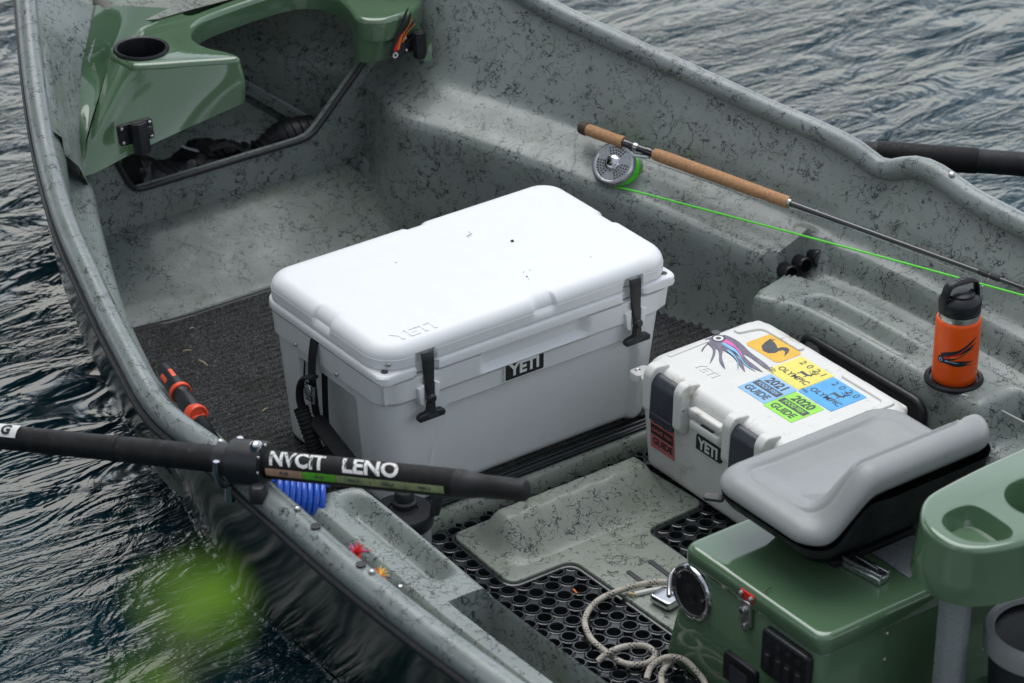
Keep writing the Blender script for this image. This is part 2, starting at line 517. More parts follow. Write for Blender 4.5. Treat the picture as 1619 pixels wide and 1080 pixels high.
def rrect(x0, x1, y0, y1, r, n=6, edge=0):
    """rounded rectangle outline, counter-clockwise; r scalar or 4 radii (bl, br, tr, tl); edge = extra points per side"""
    rs = r if isinstance(r, (list, tuple)) else [r] * 4
    cs = [(x0 + rs[0], y0 + rs[0], math.pi), (x1 - rs[1], y0 + rs[1], 1.5 * math.pi), (x1 - rs[2], y1 - rs[2], 0), (x0 + rs[3], y1 - rs[3], 0.5 * math.pi)]
    out = []
    for i, (cx, cy, a0) in enumerate(cs):
        for k in range(n + 1):
            a = a0 + (math.pi / 2) * k / n
            out.append((cx + rs[i] * math.cos(a), cy + rs[i] * math.sin(a)))
        if edge:
            nx = cs[(i + 1) % 4]; an = nx[2]
            q = (nx[0] + rs[(i + 1) % 4] * math.cos(an), nx[1] + rs[(i + 1) % 4] * math.sin(an))
            p = out[-1]
            for k in range(1, edge):
                t = k / edge
                out.append((p[0] + (q[0] - p[0]) * t, p[1] + (q[1] - p[1]) * t))
    return out

def loft(mb, rings, cap0=True, cap1=True, disp=None, fill=6):
    """rings: list of equal-length closed outlines (3d). disp(v, outward) moves points. Caps are filled with shrinking rings."""
    n = len(rings[0])
    verts = []
    for rg in rings:
        c = sum((Vector(p) for p in rg), Vector()) / n
        for i, p in enumerate(rg):
            p = Vector(p)
            if disp:
                t = Vector(rg[(i + 1) % n]) - Vector(rg[i - 1]); o = Vector((t.y, -t.x, 0))
                if o.length > 1e-9: o.normalize()
                p = disp(p, o)
            verts.append(p)
    faces = []
    for i in range(len(rings) - 1):
        for k in range(n):
            l = (k + 1) % n
            faces.append((i * n + k, i * n + l, (i + 1) * n + l, (i + 1) * n + k))
    if cap0: faces.append(tuple(reversed(range(n))))
    if cap1: faces.append(tuple((len(rings) - 1) * n + k for k in range(n)))
    mb.add(verts, faces)

def sm(a, b, x):
    t = max(0.0, min(1.0, (x - a) / (b - a)))
    return t * t * (3 - 2 * t)

def bandf(x, a, b, e):
    return sm(a - e, a + e, x) * (1 - sm(b - e, b + e, x))

def interp(x, table):
    if x <= table[0][0]: return table[0][1]
    for (x0, y0), (x1, y1) in zip(table, table[1:]):
        if x <= x1: return y0 + (y1 - y0) * (x - x0) / (x1 - x0)
    return table[-1][1]

def smooth_table(table, n=6):
    c = catmull([(a, b, 0) for a, b in table], n)
    out = [(p.x, p.y) for p in c]
    return out

def text_mesh(txt, size, mat4, mat, name, parent, depth=0.0004, bold=0.0, align='CENTER', shear=0.0, sx=1.0, space=1.0):
    cu = bpy.data.curves.new(name, 'FONT')
    cu.body = txt; cu.size = size; cu.align_x = align; cu.align_y = 'CENTER'
    cu.extrude = depth; cu.offset = bold * size; cu.shear = shear; cu.space_character = space
    cu.resolution_u = 3
    ob = bpy.data.objects.new(name, cu)
    me = bpy.data.meshes.new_from_object(ob)
    bpy.data.objects.remove(ob); bpy.data.curves.remove(cu)
    T = mat4 @ Matrix.Diagonal((sx, 1, 1, 1))
    me.transform(T)
    me.name = name
    o = bpy.data.objects.new(name, me)
    COL.objects.link(o)
    me.materials.clear(); me.materials.append(M[mat])
    adopt(o, parent)
    return o

def bolt(mb, p, nrm, r=0.007, h=0.004, n=10):
    nrm = Vector(nrm).normalized()
    q = nrm.to_track_quat('Z', 'Y').to_matrix().to_4x4(); q.translation = Vector(p)
    lathe(mb, [(r, -0.001), (r, h * 0.4), (r * 0.75, h * 0.85), (r * 0.35, h)], n, q)

def bolt_part(p, nrm, parent, r=0.007, h=0.004, mat='steel', name='bolt'):
    b = MB(); bolt(b, p, nrm, r, h); return b.build(name, mat, parent)

# ------------------------------------------------------------------ water
wb = MB()
def wfn(i, j):
    x = -40 + 120 * i / 60; y = -40 + 130 * j / 60
    return Vector((x, y, -0.10))
grid(wb, 61, 61, wfn)
water = wb.build('water', 'water'); water['kind'] = 'structure'

# ------------------------------------------------------------------ the boat
boat = thing('drift_boat', (0.42, 0.3, -0.1), 'grey speckled fibreglass drift boat floating on the river, holding coolers and fishing gear', 'boat')

ZG = smooth_table([(-2.4, .47), (-1.6, .42), (-1.0, .40), (-0.5, .40), (-0.2, .402), (0.02, .405), (0.18, .425), (0.32, .443), (0.51, .473), (0.71, .503), (0.92, .535), (1.12, .60), (1.34, .66), (1.6, .72), (1.9, .79), (2.15, .84)])
XN = smooth_table([(-2.4, -.34), (-1.6, -.44), (-0.94, -.472), (-0.6, -.478), (-0.39, -.470), (-0.15, -.462), (0.04, -.466), (0.24, -.424), (0.466, -.366), (0.67, -.306), (0.91, -.212), (1.12, -.118), (1.34, -.008), (1.6, .125), (1.9, .285), (2.15, .41)])
XF = smooth_table([(-2.4, 1.20), (-1.6, 1.33), (-0.9, 1.36), (-0.3, 1.355), (-0.07, 1.342), (0.02, 1.325), (0.18, 1.282), (0.32, 1.238), (0.51, 1.176), (0.71, 1.112), (0.945, 1.048), (1.12, .985), (1.34, .89), (1.6, .745), (1.9, .57), (2.15, .43)])
def zg(y, far=True):
    z = interp(y, ZG)
    if far: z += 0.022 * math.exp(-((y + 0.09) / 0.085) ** 2) - 0.022 * math.exp(-((y - 0.03) / 0.05) ** 2)
    return z
def xg(y, far): return interp(y, XF if far else XN)
def zfloor(y):
    z = -0.012 if y > -0.02 else -0.05
    return z + 0.42 * max(0, y - 0.985) ** 1.0 * sm(0.97, 1.02, y)

BOX0 = {True: 0.07, False: -0.09}
def side_profile(y, far, n=130):
    g = zg(y, far) - 0.012
    rise = 0.10 * sm(-0.1, 1.15, y)
    zj = 0.238 + rise; zc = 0.194 + rise; zf = zfloor(y) - 0.02
    wj = 1.0 - 0.0 * y
    base = [(0, g), (.022, g - .04), (.048, (g + zj) / 2 - .012), (.068, zj + .024), (.081, zj + .001), (.105, zj - .010), (.15, zc + .012), (.184, zc), (.199, zc - .010), (.208, zc - .036), (.214, zc * .55), (.222, .05 + rise * .5), (.236, zf + .028), (.262, zf)]
    bx = [(0, g), (.022, g - .04), (.048, (g + zj) / 2 - .012), (.068, zj + .024), (.081, zj + .001), (.105, zj - .012), (.16, zc + .014), (.24, .2), (.312, .199), (.332, .193), (.343, .170), (.348, .11), (.352, .0), (.356, zf)]
    fl = .075 * sm(.55, 1.12, y)
    if far: base = [((a + fl * min(1, a / .085)) * (1 - .56 * sm(.98, 1.30, y)), b) for a, b in base]
    else: base = [(a * (1 - .38 * sm(.10, .45, y)) + .060 * sm(.55, 1.15, y) * min(1, a / .03) * max(0, 1 - a / .10), b) for a, b in base]
    s = BOX0[far] - y
    k = sm(-0.018, 0.03, s)
    pts = [(a[0] + (b[0] - a[0]) * k, a[1] + (b[1] - a[1]) * k, 0) for a, b in zip(base, bx)]
    c = catmull(pts, 14)
    # resample by arc length
    d = [0]
    for a, b in zip(c, c[1:]): d.append(d[-1] + (b - a).length)
    out, j = [], 0
    for i in range(n):
        t = d[-1] * i / (n - 1)
        while j < len(d) - 2 and d[j + 1] < t: j += 1
        f = (t - d[j]) / max(1e-9, d[j + 1] - d[j])
        p = c[j].lerp(c[j + 1], f)
        out.append([p.x, p.y])
    for p in out:
        dd = p[0]
        if s > -0.07:
            if far:
                p[1] -= 0.052 * bandf(dd, .118, .205, .010) * sm(-.040, -.031, s)
                p[1] -= 0.012 * bandf(dd, .205, .335, .012) * (1 - sm(.03, .16, s)) * sm(-.06, -.03, s)
                p[1] += 0.020 * bandf(dd, .10, .215, .02) * bandf(s, -.15, -.036, .004 if s > -.08 else .05)
                p[1] -= 0.030 * bandf(dd, .266, .306, .016) * bandf(s, .13, .42, .012)
                p[1] -= 0.085 * bandf(dd, .232, .372, .008) * sm(0.66, 0.70, s)
            else:
                p[1] -= 0.055 * bandf(dd, .075, .205, .016) * sm(0.0, 0.03, s)
                p[1] -= 0.040 * bandf(dd, .272, .312, .018) * bandf(s, .055, .37, .014)
                p[1] -= 0.12 * bandf(dd, .256, .334, .005) * bandf(s, .46, 1.3, .008)
    return out

def liner(far):
    b = MB()
    ys = []
    y = -2.35
    while y < 2.12:
        ys.append(y); y += 0.012 if -1.3 < y < 1.3 else 0.04
    profs = [side_profile(y, far) for y in ys]
    sg = -1 if far else 1
    def fn(i, j):
        d, z = profs[i][j]
        x = xg(ys[i], far)
        half = abs(x - 0.42)
        d = min(d, max(0.0, half - 0.004))
        return Vector((x + sg * d, ys[i], z))
    grid(b, len(ys), 130, fn, flip=not far)
    o = b.build('side_liner', 'liner', boat, 60)
    return o
liner(True); liner(False)

# floor
fb = MB()
fy = [-2.35 + 0.03 * i for i in range(150)]
fy = sorted(set([y for y in fy if y < 2.1] + [-0.021, -0.019, 0.97, 0.98, 0.985, 0.99, 1.0]))
def ffn(i, j):
    y = fy[i]
    a, c = xg(y, False), xg(y, True)
    a += min(.20 - .08 * sm(.1, .45, y), abs(.42 - a) * .9); c -= min(.2, abs(c - .42) * .9)
    return Vector((a + (c - a) * j / 24, y, zfloor(y)))
grid(fb, len(fy), 25, ffn, flip=True)
fb.build('floor', 'floor_shaded', boat, 60)

# gunwale tubes, black rub strips under them, outer hull
for far in (True, False):
    ys = [-2.3 + 0.03 * i for i in range(149)]
    ys = [y for y in ys if y < 2.13]
    g = MB()
    tube(g, [(xg(y, far), y, zg(y, far)) for y in ys], [0.0235 + 0.003 * sm(.2, -.4, y) for y in ys], 20)
    g.build('gunwale', 'gunwale', boat)
    s = MB()
    off = 0.021 if far else -0.021
    tube(s, [(xg(y, far) + off, y, zg(y, far) - 0.023) for y in ys], 0.0095, 10)
    s.build('rub_strip', 'rubber', boat)
    h = MB()
    sg = -1 if far else 1
    def hfn(i, j):
        y = ys[i]; x = xg(y, far); t = j / 8
        half = abs(x - .42)
        dx = min(.26 * t ** (1 + 1.3 * sm(.4, 1.0, y)), half * .98)
        z = zg(y, far) - 0.025 + (-0.30 + 0.30 * max(0, y - 1.0) - (zg(y, far) - 0.025)) * t
        return Vector((x + (0.012 if far else -0.012) + sg * dx, y, z))
    grid(h, len(ys), 9, hfn, flip=far)
    h.build('hull_side', 'hull', boat)
hb = MB()
def bfn(i, j):
    y = -2.3 + 4.4 * i / 60
    a = xg(y, False) + min(.25, abs(.42 - xg(y, False)) * .98); c = xg(y, True) - min(.25, abs(xg(y, True) - .42) * .98)
    return Vector((a + (c - a) * j / 4, y, -0.30 + 0.30 * max(0, y - 1.0)))
grid(hb, 61, 5, bfn)
hb.build('hull_bottom', 'hull', boat)
tb = MB()
a, c = xg(-2.3, False), xg(-2.3, True)
prism(tb, [(a, zg(-2.3)), (c, zg(-2.3)), (c - .25, -.3), (a + .25, -.3)], -0.02, 0.02, frame((0, -2.31, 0), (1, 0, 0), (0, 0, 1)))
tb.build('transom', 'gunwale', boat)

# ripple where the river laps the near side of the hull
rpl = MB(); pts = []
rq = random.Random(5)
for i in range(120):
    y = -1.4 + 2.5 * i / 119
    zt = zg(y, False) - .025; zbm = -.30 + .30 * max(0, y - 1.0)
    t = (zt + .10) / (zt - zbm)
    pts.append((xg(y, False) - .012 + .26 * t ** (1 + 1.3 * sm(.4, 1.0, y)) - .004 + rq.uniform(-.002, .002), y, -.0985 + rq.uniform(-.001, .001)))
tube(rpl, catmull(pts, 2), [.0045 + .0035 * abs(math.sin(i * .37) * math.sin(i * .11)) for i in range(239)], 8)
ro = rpl.build('hull_ripple', 'water'); ro['kind'] = 'structure'

# cross rib at the step down to the rower's floor
rb = MB()
x0, x1 = -0.235, 1.10
prof = [(-.004, -.055), (-.005, -.02), (-.011, -.006), (-.021, -.002), (-.031, -.010), (-.037, -.028), (-.040, -.055)]
grid(rb, 2, len(prof), lambda i, j: Vector((x0 if i == 0 else x1, prof[j][0], prof[j][1])))
rb.build('cross_rib', 'floor_grey', boat, 70)
# wet black drain channel between the rib and the cooler
cb = MB()
box(cb, (0.43, 0.012, -0.0085), (1.28, 0.030, 0.007), 0.002, 2)
cb.build('drain_strip', 'mat_rubber', boat)
for dy in (0.004, 0.018):
    t = MB(); tube(t, [(-0.2, dy, -0.004), (1.06, dy, -0.004)], 0.003, 8); t.build('drain_bead', 'mat_rubber', boat)

# bulkhead of the bow locker, with its black-trimmed opening
inner = [(.17, .183), (.645, .183), (.80, .33), (.88, .43), (.70, .47), (.40, .47), (.11, .43), (.125, .285)]
def rounded(poly, r, n=5):
    out = []
    m = len(poly)
    for i in range(m):
        a, b, c = Vector(poly[i - 1]), Vector(poly[i]), Vector(poly[(i + 1) % m])
        d1, d2 = (a - b), (c - b)
        k = min(r, d1.length * .45, d2.length * .45)
        p, q = b + d1.normalized() * k, b + d2.normalized() * k
        for t in range(n + 1):
            s = t / n
            out.append(tuple((1 - s) ** 2 * p + 2 * s * (1 - s) * b + s * s * q))
    return out
ir = rounded(inner, .03)
oc = [(.02, -.02), (.74, -.02), (.92, .16), (.94, .46), (.70, .478), (.40, .478), (-.045, .46), (-.02, .26)]
orr = rounded(oc, .03)
bk = MB()
n = len(ir)
def lean(z): return 1.243 - 0.03 * (0.30 - z)
vs = [Vector((p[0], lean(p[1]), p[1])) for p in orr] + [Vector((p[0], lean(p[1]), p[1])) for p in ir] + [Vector((p[0], lean(p[1]) + .02, p[1])) for p in ir]
fs = []
for i in range(n):
    j = (i + 1) % n
    if min(ir[i][1], ir[j][1]) > .425: continue
    fs.append((i, j, n + j, n + i)); fs.append((n + i, n + j, 2 * n + j, 2 * n + i))
bk.add(vs, fs)
bk.build('bow_bulkhead', 'liner', boat, 35)
tr = MB()
k0 = next(i for i in range(n) if ir[i][1] < .42 and ir[i - 1][1] >= .42)
tube(tr, [(p[0], lean(p[1]) - .004, p[1]) for p in (ir[k0:] + ir[:k0]) if p[1] < .42], 0.0068, 10)
tr.build('opening_trim', 'rubber', boat)
# bow deck behind the casting brace
bd_ = MB()
def bdk(i, j):
    yb = 1.49 + .63 * i / 16
    a, c = xg(yb, False) + .012, xg(yb, True) - .012
    x = a + (c - a) * j / 16
    y = yb - .095 * sm(.20, .34, x) * (1 - i / 16)
    return Vector((x, y, .492 + .14 * (y - 1.40) + .012 * math.sin(math.pi * j / 16)))
grid(bd_, 17, 17, bdk, flip=True)
bd_.build('bow_deck', 'floor_grey', boat)
# storage opening in the far seat box
so = MB()
tube(so, [(p[0], p[1], p[2]) for p in [Vector((1.002 + .0*q[0], q[0], q[1])) for q in rounded([(-.10, .0), (-.10, .148), (-.465, .148), (-.465, .0)], .03)]], 0.0085, 10, closed=True)
SO = so.build('opening_trim', 'rubber', boat)
sp = MB()
prism(sp, rounded([(-.10, .0), (-.10, .148), (-.465, .148), (-.465, .0)], .03), -.001, .003, frame((1.003, 0, 0), (0, 1, 0), (0, 0, 1)))
sp.build('opening_shade_panel', 'rubber', boat)  # dark panel in place of the opening's shaded interior

# rod tubes in the trough of the far seat box
for i in range(3):
    x = xg(0.03, True) - .205 + .040 * i
    p0 = Vector((x, 0.104, .176 + .007 * i)); dr = Vector((-0.10, -1, 0.10)).normalized()
    t = MB()
    f = dr.to_track_quat('Z', 'Y').to_matrix().to_4x4(); f.translation = p0
    lathe(t, [(.017, -.03), (.0175, .022), (.0195, .026), (.0195, .032), (.0175, .035), (.0145, .033), (.0140, -.02)], 24, f, True, True)
    t.build('rod_tube', 'plastic_black', boat)

# cup holder ring under the bottle
cx, cy, cz = 1.062, -0.484, 0.196
ch = MB()
lathe(ch, [(.060, 0.0), (.060, .006), (.056, .010), (.051, .009), (.049, .003), (.049, -.004)], 40, Matrix.Translation((cx, cy, cz)), False, False)
ch.build('cup_holder', 'plastic_black', boat)
dk = MB()
lathe(dk, [(.0005, .0), (.052, .0)], 32, Matrix.Translation((cx, cy, cz + .0035)), False, False)
dk.build('cup_floor', 'rubber', boat)

# drain knob and bolts on the near gunwale
kb = MB()
lathe(kb, [(.020, -.01), (.020, .008), (.017, .012), (.012, .012), (.011, .002), (.0005, .002)], 24, Matrix.Translation((-0.2333, -0.7781, 0.1650)))
kb.build('drain_fitting', 'plastic_black', boat)
for (p, kind) in [((-0.5033, -0.4279, 0.4270), 1), ((-0.5092, -0.6369, 0.4270), 0), ((-0.5057, -0.4936, 0.4270), 0), ((-0.5138, -0.6667, 0.4270), 1), ((-0.4831, -0.1607, 0.4270), 1)]:
    if kind: bolt_part((xg(p[1], False) + .004, p[1], zg(p[1], False) + .0285), (0.1, 0, 1), boat, .0065, .005, 'steel')
    else:
        h = MB(); lathe(h, [(.009, -.002), (.009, .0012), (.0065, .0016), (.0005, .0008)], 18, Matrix.Translation((xg(p[1], False) + .002, p[1], zg(p[1], False) + .0288))); h.build('bolt_hole', 'rubber', boat)
bolt_part((xg(-.155, True) - .006, -.155, zg(-.155) + .0275), (-.3, -.3, 1), boat, .007, .005, 'steel')
# pale rubber bung at the bow
bg = MB(); lathe(bg, [(.018, -.03), (.020, .0), (.017, .012), (.008, .018)], 20, Matrix.Translation((0.2183, 1.4186, 0.5700))); bg.build('rubber_bung', 'bone', boat)

# ------------------------------------------------------------------ floor board, mat, carpet
# ribbed carpet in the bow well
car = thing('floor_carpet', (0.4, 0.5, -0.01), 'ribbed charcoal carpet mat on the bow floor around the big white cooler', 'carpet')
cm = MB()
def car_edge(x): return 0.968 + 0.022 * (1 - sm(-.03, .16, x))
nx, ny = 40, 420
def carfn(i, j):
    t = j / (ny - 1)
    y0, y1 = 0.03, 0.95
    a, c = -0.262, 1.12
    x = a + (c - a) * i / (nx - 1)
    y1 = car_edge(x) - .014
    y = y0 + (y1 - y0) * t
    ax, cx_ = xg(y, False) + .212 - .075 * sm(.10, .45, y), xg(y, True) - .212
    x = ax + (cx_ - ax) * i / (nx - 1)
    y = y0 + (car_edge(x) - .014 - y0) * t
    ph = (y * 48.0) % 1.0
    rib = 0.5 - 0.5 * math.cos(2 * math.pi * ph)
    return Vector((x, y, -0.0065 + 0.0058 * rib + 0.0022 * random.random()))
grid(cm, nx, ny, carfn, flip=True)
cm.build('ribbed_pile', 'carpet', car, 80)
ce = MB()
def cefn(i, j):
    x = -.025 + 1.08 * i / 60
    prof = [(-.018, -.002), (-.014, .0015), (-.004, .0015), (0, -.003), (0, -.012)]
    return Vector((x, car_edge(x) + prof[j][0], -.003 + prof[j][1]))
grid(ce, 61, 5, cefn)
ce.build('edge_binding', 'rubber', car, 50)
for k, (p, q) in enumerate([((0.0379, 0.8220, 0.0040), (0.0531, 0.8101, 0.0060)), ((0.0435, 0.7658, 0.0060), (0.0488, 0.7358, 0.0040)), ((0.0395, 0.5051, 0.0040), (0.0533, 0.5069, 0.0060)), ((0.1026, 0.8991, 0.0030), (0.1123, 0.8991, 0.0030))]):
    s = MB(); tube(s, [p, Vector(p).lerp(Vector(q), .5) + Vector((0, 0, .002)), q], [.0012, .0016, .0008], 6)
    tag(s.build('straw', 'straw'), ['short greenish straw lying flat across the dark carpet', 'pale straw lying slanted in the middle of the dark carpet', 'tiny straw on the carpet beside the cooler corner', 'speck of straw near the bound edge of the carpet'][k], 'straw')

# perforated rubber mat in the rower's well
pm = thing('drainage_mat', (0.45, -0.4, -0.045), 'black perforated rubber drainage mat under the rower', 'mat')
mm = MB()
P_ = 0.0385
def mat_cell(cx, cy):
    n = 16
    zt, zb = -.0300, -.046
    r1, r0 = .0165, .0138
    o = len(mm.v)
    vs, fs = [], []
    for k in range(n):
        a = 2 * math.pi * (k + .5) / n
        c, s = math.cos(a), math.sin(a)
        # outer octagon radius
        ao = (a + math.pi / 8) % (math.pi / 4) - math.pi / 8
        ro = P_ / 2 / math.cos(ao)
        for rr, zz in ((ro, zt - .004), (r1 + .0012, zt - .003), (r1, zt), (r0 + .0005, zt), (r0, zt - .001), (r0, zb)):
            rr = min(rr, ro)
            vs.append((cx + rr * c, cy + rr * s, zz))
    for k in range(n):
        l = (k + 1) % n
        for q in range(5): fs.append((k * 6 + q, l * 6 + q, l * 6 + q + 1, k * 6 + q + 1))
    mm.add(vs, fs)
    # small square filler between four rings
    h = P_ / 2
    b_ = P_ / 2 * (1 - math.tan(math.pi / 8))
    x, y = cx + h, cy + h
    if (round(cx / P_) + round(cy / P_)) % 2 == 0:
        mm.add([(x - b_, y, zt - .0045), (x, y - b_, zt - .0045), (x + b_, y, zt - .0045), (x, y + b_, zt - .0045)], [(0, 1, 2, 3)])
    else:
        for (p, q) in (((-b_, 0), (0, -b_)), ((0, -b_), (b_, 0)), ((b_, 0), (0, b_)), ((0, b_), (-b_, 0))):
            mm.add([(x + p[0], y + p[1], zt - .004), (x + q[0], y + q[1], zt - .004), (x + q[0], y + q[1], zb), (x + p[0], y + p[1], zb)], [(0, 1, 2, 3)])
iy = 0
y = -0.066
while y > -1.1:
    x = -0.105
    while x < 1.02:
        covered = (.275 < x < .41 and y < -.1 and y > -.78) or (.125 < x < .555 and -.265 < y < -.105)
        if not covered: mat_cell(x, y)
        x += P_
    y -= P_
mm.build('perforated_sheet', 'mat_rubber', pm, 35)
mb2 = MB(); box(mb2, (.45, -.55, -.0475), (1.15, 1.1, .003), 0.001, 1); mb2.build('backing', 'mat_rubber', pm)

# foot board with a raised foot brace
fbt = thing('foot_board', (.34, -.2, -.035), 'grey T-shaped foot board with raised heel bar set into the black mat', 'foot board')
out = rounded([(.575, -.075), (.588, -.285), (.43, -.292), (.425, -.80), (.255, -.80), (.247, -.292), (.098, -.290), (.108, -.078)], .028, 6)
b = MB(); prism(b, out, -.038, -.0235, None, .004)
b.build('board', 'floor_grey', fbt, 50)
b = MB()
pe = rounded([(.579, -.071), (.592, -.289), (.434, -.296), (.429, -.80), (.251, -.80), (.243, -.296), (.094, -.294), (.104, -.074)], .030, 6)
tube(b, [(p[0], p[1], -.033) for p in pe], .0045, 8, closed=True)
b.build('board_edge', 'mat_rubber', fbt)
b = MB()
def hump(i, j):
    u, v = i / 60, j / 36
    x = .125 + .438 * u; y = -.082 - .185 * v
    kx = sm(0, .14, u) * (1 - sm(.90, 1.0, u))
    ky = sm(0.02, .34, v) * (1 - sm(.38, .98, v)) * 1.06
    wob = .0015 * math.sin(u * 40) * math.sin(v * 13)
    return Vector((x, y, -.0242 + (.060 + wob) * kx * min(1, ky)))
grid(b, 61, 37, hump, flip=True)
b.build('heel_bar', 'floor_grey', fbt, 60)
for (p, q) in (((0.3072, -0.3887, -0.0230), (0.3050, -0.5279, -0.0230)), ((0.3648, -0.3836, -0.0230), (0.3615, -0.5315, -0.0230))):
    b = MB(); d = (Vector(q) - Vector(p)); f = frame(Vector(p).lerp(Vector(q), .5), d, Vector((0, 0, 1)).cross(d))
    prism(b, rrect(-d.length / 2, d.length / 2, -.0055, .0055, .0054, 5), -.004, .0012, f)
    b.build('slot', 'ink', fbt)

# ------------------------------------------------------------------ large white cooler
Lc, Wc, Hc = 0.737, 0.438, 0.380
cool = thing('large_cooler', (Lc / 2, Wc / 2, 0), 'large bright white hard cooler with black T-handle latches in the middle of the boat', 'cooler')
def body_disp(p, o):
    x, y, z = p
    d = 0.0
    if o.y < -0.7:      # front
        d += 0.0095 * sm(.252, .256, z)
        arch = bandf(x, .135, .645, .008) * (1 - sm(.198, .212, z))
        # rounded upper corners of the sunk panel
        for cxx, sg in ((.175, -1), (.605, 1)):
            if (x - cxx) * sg > 0 and z > .166:
                if math.hypot(x - cxx, z - .166) > .031: arch *= 1 - sm(.031, .047, math.hypot(x - cxx, z - .166))
        d -= 0.015 * arch
        hand = bandf(x, .245, .500, .012) * sm(.258, .264, z) 
        d -= 0.017 * hand * sm(.262, .270, z)
    if o.x < -0.7:      # left end
        d += 0.006 * sm(.247, .253, z)
        d -= 0.034 * bandf(y, .120, .318, .006) * bandf(z, -.05, .222, .006) * (1 - sm(.030, .06, math.hypot(max(0, abs(y - .219) - .065), max(0, z - .19)) ))
    if o.x > 0.7:
        d += 0.006 * sm(.247, .253, z)
    return p + o * d
cbm = MB()
rings = []
zs = [0.0, 0.002, 0.006, 0.012] + [0.02 + 0.006 * k for k in range(48)]
zs = [z for z in zs if z < .3035] + [.3035]
for z in zs:
    t = z / .305
    rr = 0.008 if z < .012 else 0
    ed = 0.008 * (1 - math.sin(min(1, z / .012) * math.pi / 2))
    x0 = .036 - .026 * t + ed; x1 = Lc - .046 + .030 * t - ed; y0 = .022 - .014 * t + ed; y1 = Wc - .025 + .014 * t - ed
    rings.append([(p[0], p[1], z) for p in rrect(x0, x1, y0, y1, .045, 10, 110)])
loft(cbm, rings, True, True, body_disp)
cbody = cbm.build('body', 'white', cool, 28)

def lid_disp(p, o):
    x, y, z = p
    d = 0.0
    top = sm(.342, .352, z)
    if o.y < -0.6:
        d -= 0.008 * bandf(x, .375, .425, .002) * top
        for lx in (.108, .622):
            w = .020 + .20 * max(0, .352 - z) * .5
            d -= 0.013 * bandf(x, lx - w, lx + w, .002) * (1 - sm(.352, .356, z))
        d += 0.004 * (1 - sm(.306, .316, z))
    if o.y > 0.6: d -= 0.008 * bandf(x, .345, .395, .002) * top
    if abs(o.x) > 0.6: d -= 0.007 * bandf(y, .185, .245, .002) * top
    return p + o * d
lm = MB()
rings = []
def lid_ring(z, ins, rf, rbk):
    return [(p[0], p[1], z) for p in rrect(ins, Lc - ins, ins, Wc - ins, [max(.003, rf), max(.003, rf), max(.003, rbk), max(.003, rbk)], 12, 90)]
for z, ins, rf in [(.3065, .006, .018), (.309, .002, .020), (.312, .0, .021), (.318, .0, .021), (.323, .0, .021), (.3265, .002, .022), (.3285, .006, .026)]:
    rings.append(lid_ring(z, ins, rf, .055 - ins))
rings.append(lid_ring(.3287, .0075, .062, .052))
for k in range(1, 5): rings.append(lid_ring(.3287 + .006 * k, .0035, .066, .054))
for k in range(0, 11):
    a = k / 10 * math.pi / 2
    rings.append(lid_ring(Hc - .027 + .027 * math.sin(a), .0040 + .028 * (1 - math.cos(a)), .066 - .018 * (1 - math.cos(a)), .054 - .018 * (1 - math.cos(a))))
rings.append(lid_ring(Hc + .0004, .05, .036, .030))
rings.append(lid_ring(Hc - .0006, .056, .034, .028))
loft(lm, rings, True, True, lid_disp)
clid = lm.build('lid', 'white', cool, 32)
sh = MB(); box(sh, (Lc / 2, Wc / 2, .305), (Lc - .05, Wc - .05, .006), 0, 1); sh.build('gasket', 'ink_grey', cool)
text_mesh('YETI', .040, frame(((0.1102, 0.0433, 0.3800)[0], (0.1102, 0.0433, 0.3800)[1], Hc + .0000), (1, 0, 0), (0, 1, 0)), 'white', 'embossed_lettering', clid, .0014, .02, sx=1.25)
# badge
bx_, by_, bz_ = (0.3493, 0.0000, 0.2404)
bd = MB(); prism(bd, rrect(-.050, .050, -.0225, .0225, .004, 4), -.004, .0026, frame((bx_, by_ + .008, bz_), (1, 0, 0), (0, 0, 1)), .0008)
badge = bd.build('badge', 'white', cool)
bd = MB(); prism(bd, rrect(-.0475, .0475, -.020, .020, .003, 4), 0, .0030, frame((bx_, by_ + .008, bz_), (1, 0, 0), (0, 0, 1)))
bd.build('badge_panel', 'ink', badge)
text_mesh('YETI', .037, frame((bx_, by_ + .0048, bz_ - .0005), (1, 0, 0), (0, 0, 1)), 'white_ink', 'lettering', badge, .0006, .035, sx=1.02)
# latches
for lx in (.108, .622):
    b = MB()
    f = frame((lx, 0.0, 0), (1, 0, 0), (0, 0, 1))     # local x along front, y up, z outward
    pts = [(.356, .001), (.353, .0035), (.335, .0055), (.315, .0065), (.29, .009), (.262, .013), (.235, .016)]
    w = [.0135, .014, .0135, .0125, .0105, .008, .0075]
    def st(i, j):
        k = i; yv, zo = pts[k]; hw = w[k]
        cs = [(-hw, -.004), (-hw, .0), (-hw * .7, .0022), (hw * .7, .0022), (hw, .0), (hw, -.004)]
        return f @ Vector((cs[j][0], yv, zo + cs[j][1]))
    grid(b, len(pts), 6, st, flip=False)
    la = b.build('latch', 'rubber', cool, 40)
    b = MB()
    prism(b, rounded([(-.030, .212), (.030, .212), (.0325, .222), (.026, .227), (.009, .229), (.007, .25), (-.007, .25), (-.009, .229), (-.026, .227), (-.0325, .222)], .003, 3), .006, .019, f, .003)
    b.build('pull_handle', 'rubber', la, 50)
    b = MB(); lathe(b, [(.0095, -.004), (.0095, .006), (.007, .009), (.001, .010)], 14, f @ Matrix.Translation((0, .258, .013))); b.build('latch_ball', 'rubber', la)
    text_mesh('YETI', .012, f @ Matrix.Translation((0, .2195, .0191)), 'ink_grey', 'lettering', la, .0003, .02)
    for sx_ in (-1, 1):
        b = MB(); prism(b, [(sx_ * .0125, .288), (sx_ * .026, .282), (sx_ * .022, .247), (sx_ * .0118, .240)], -.012, .009, f, .002)
        b.build('latch_keeper', 'white', cool, 50)
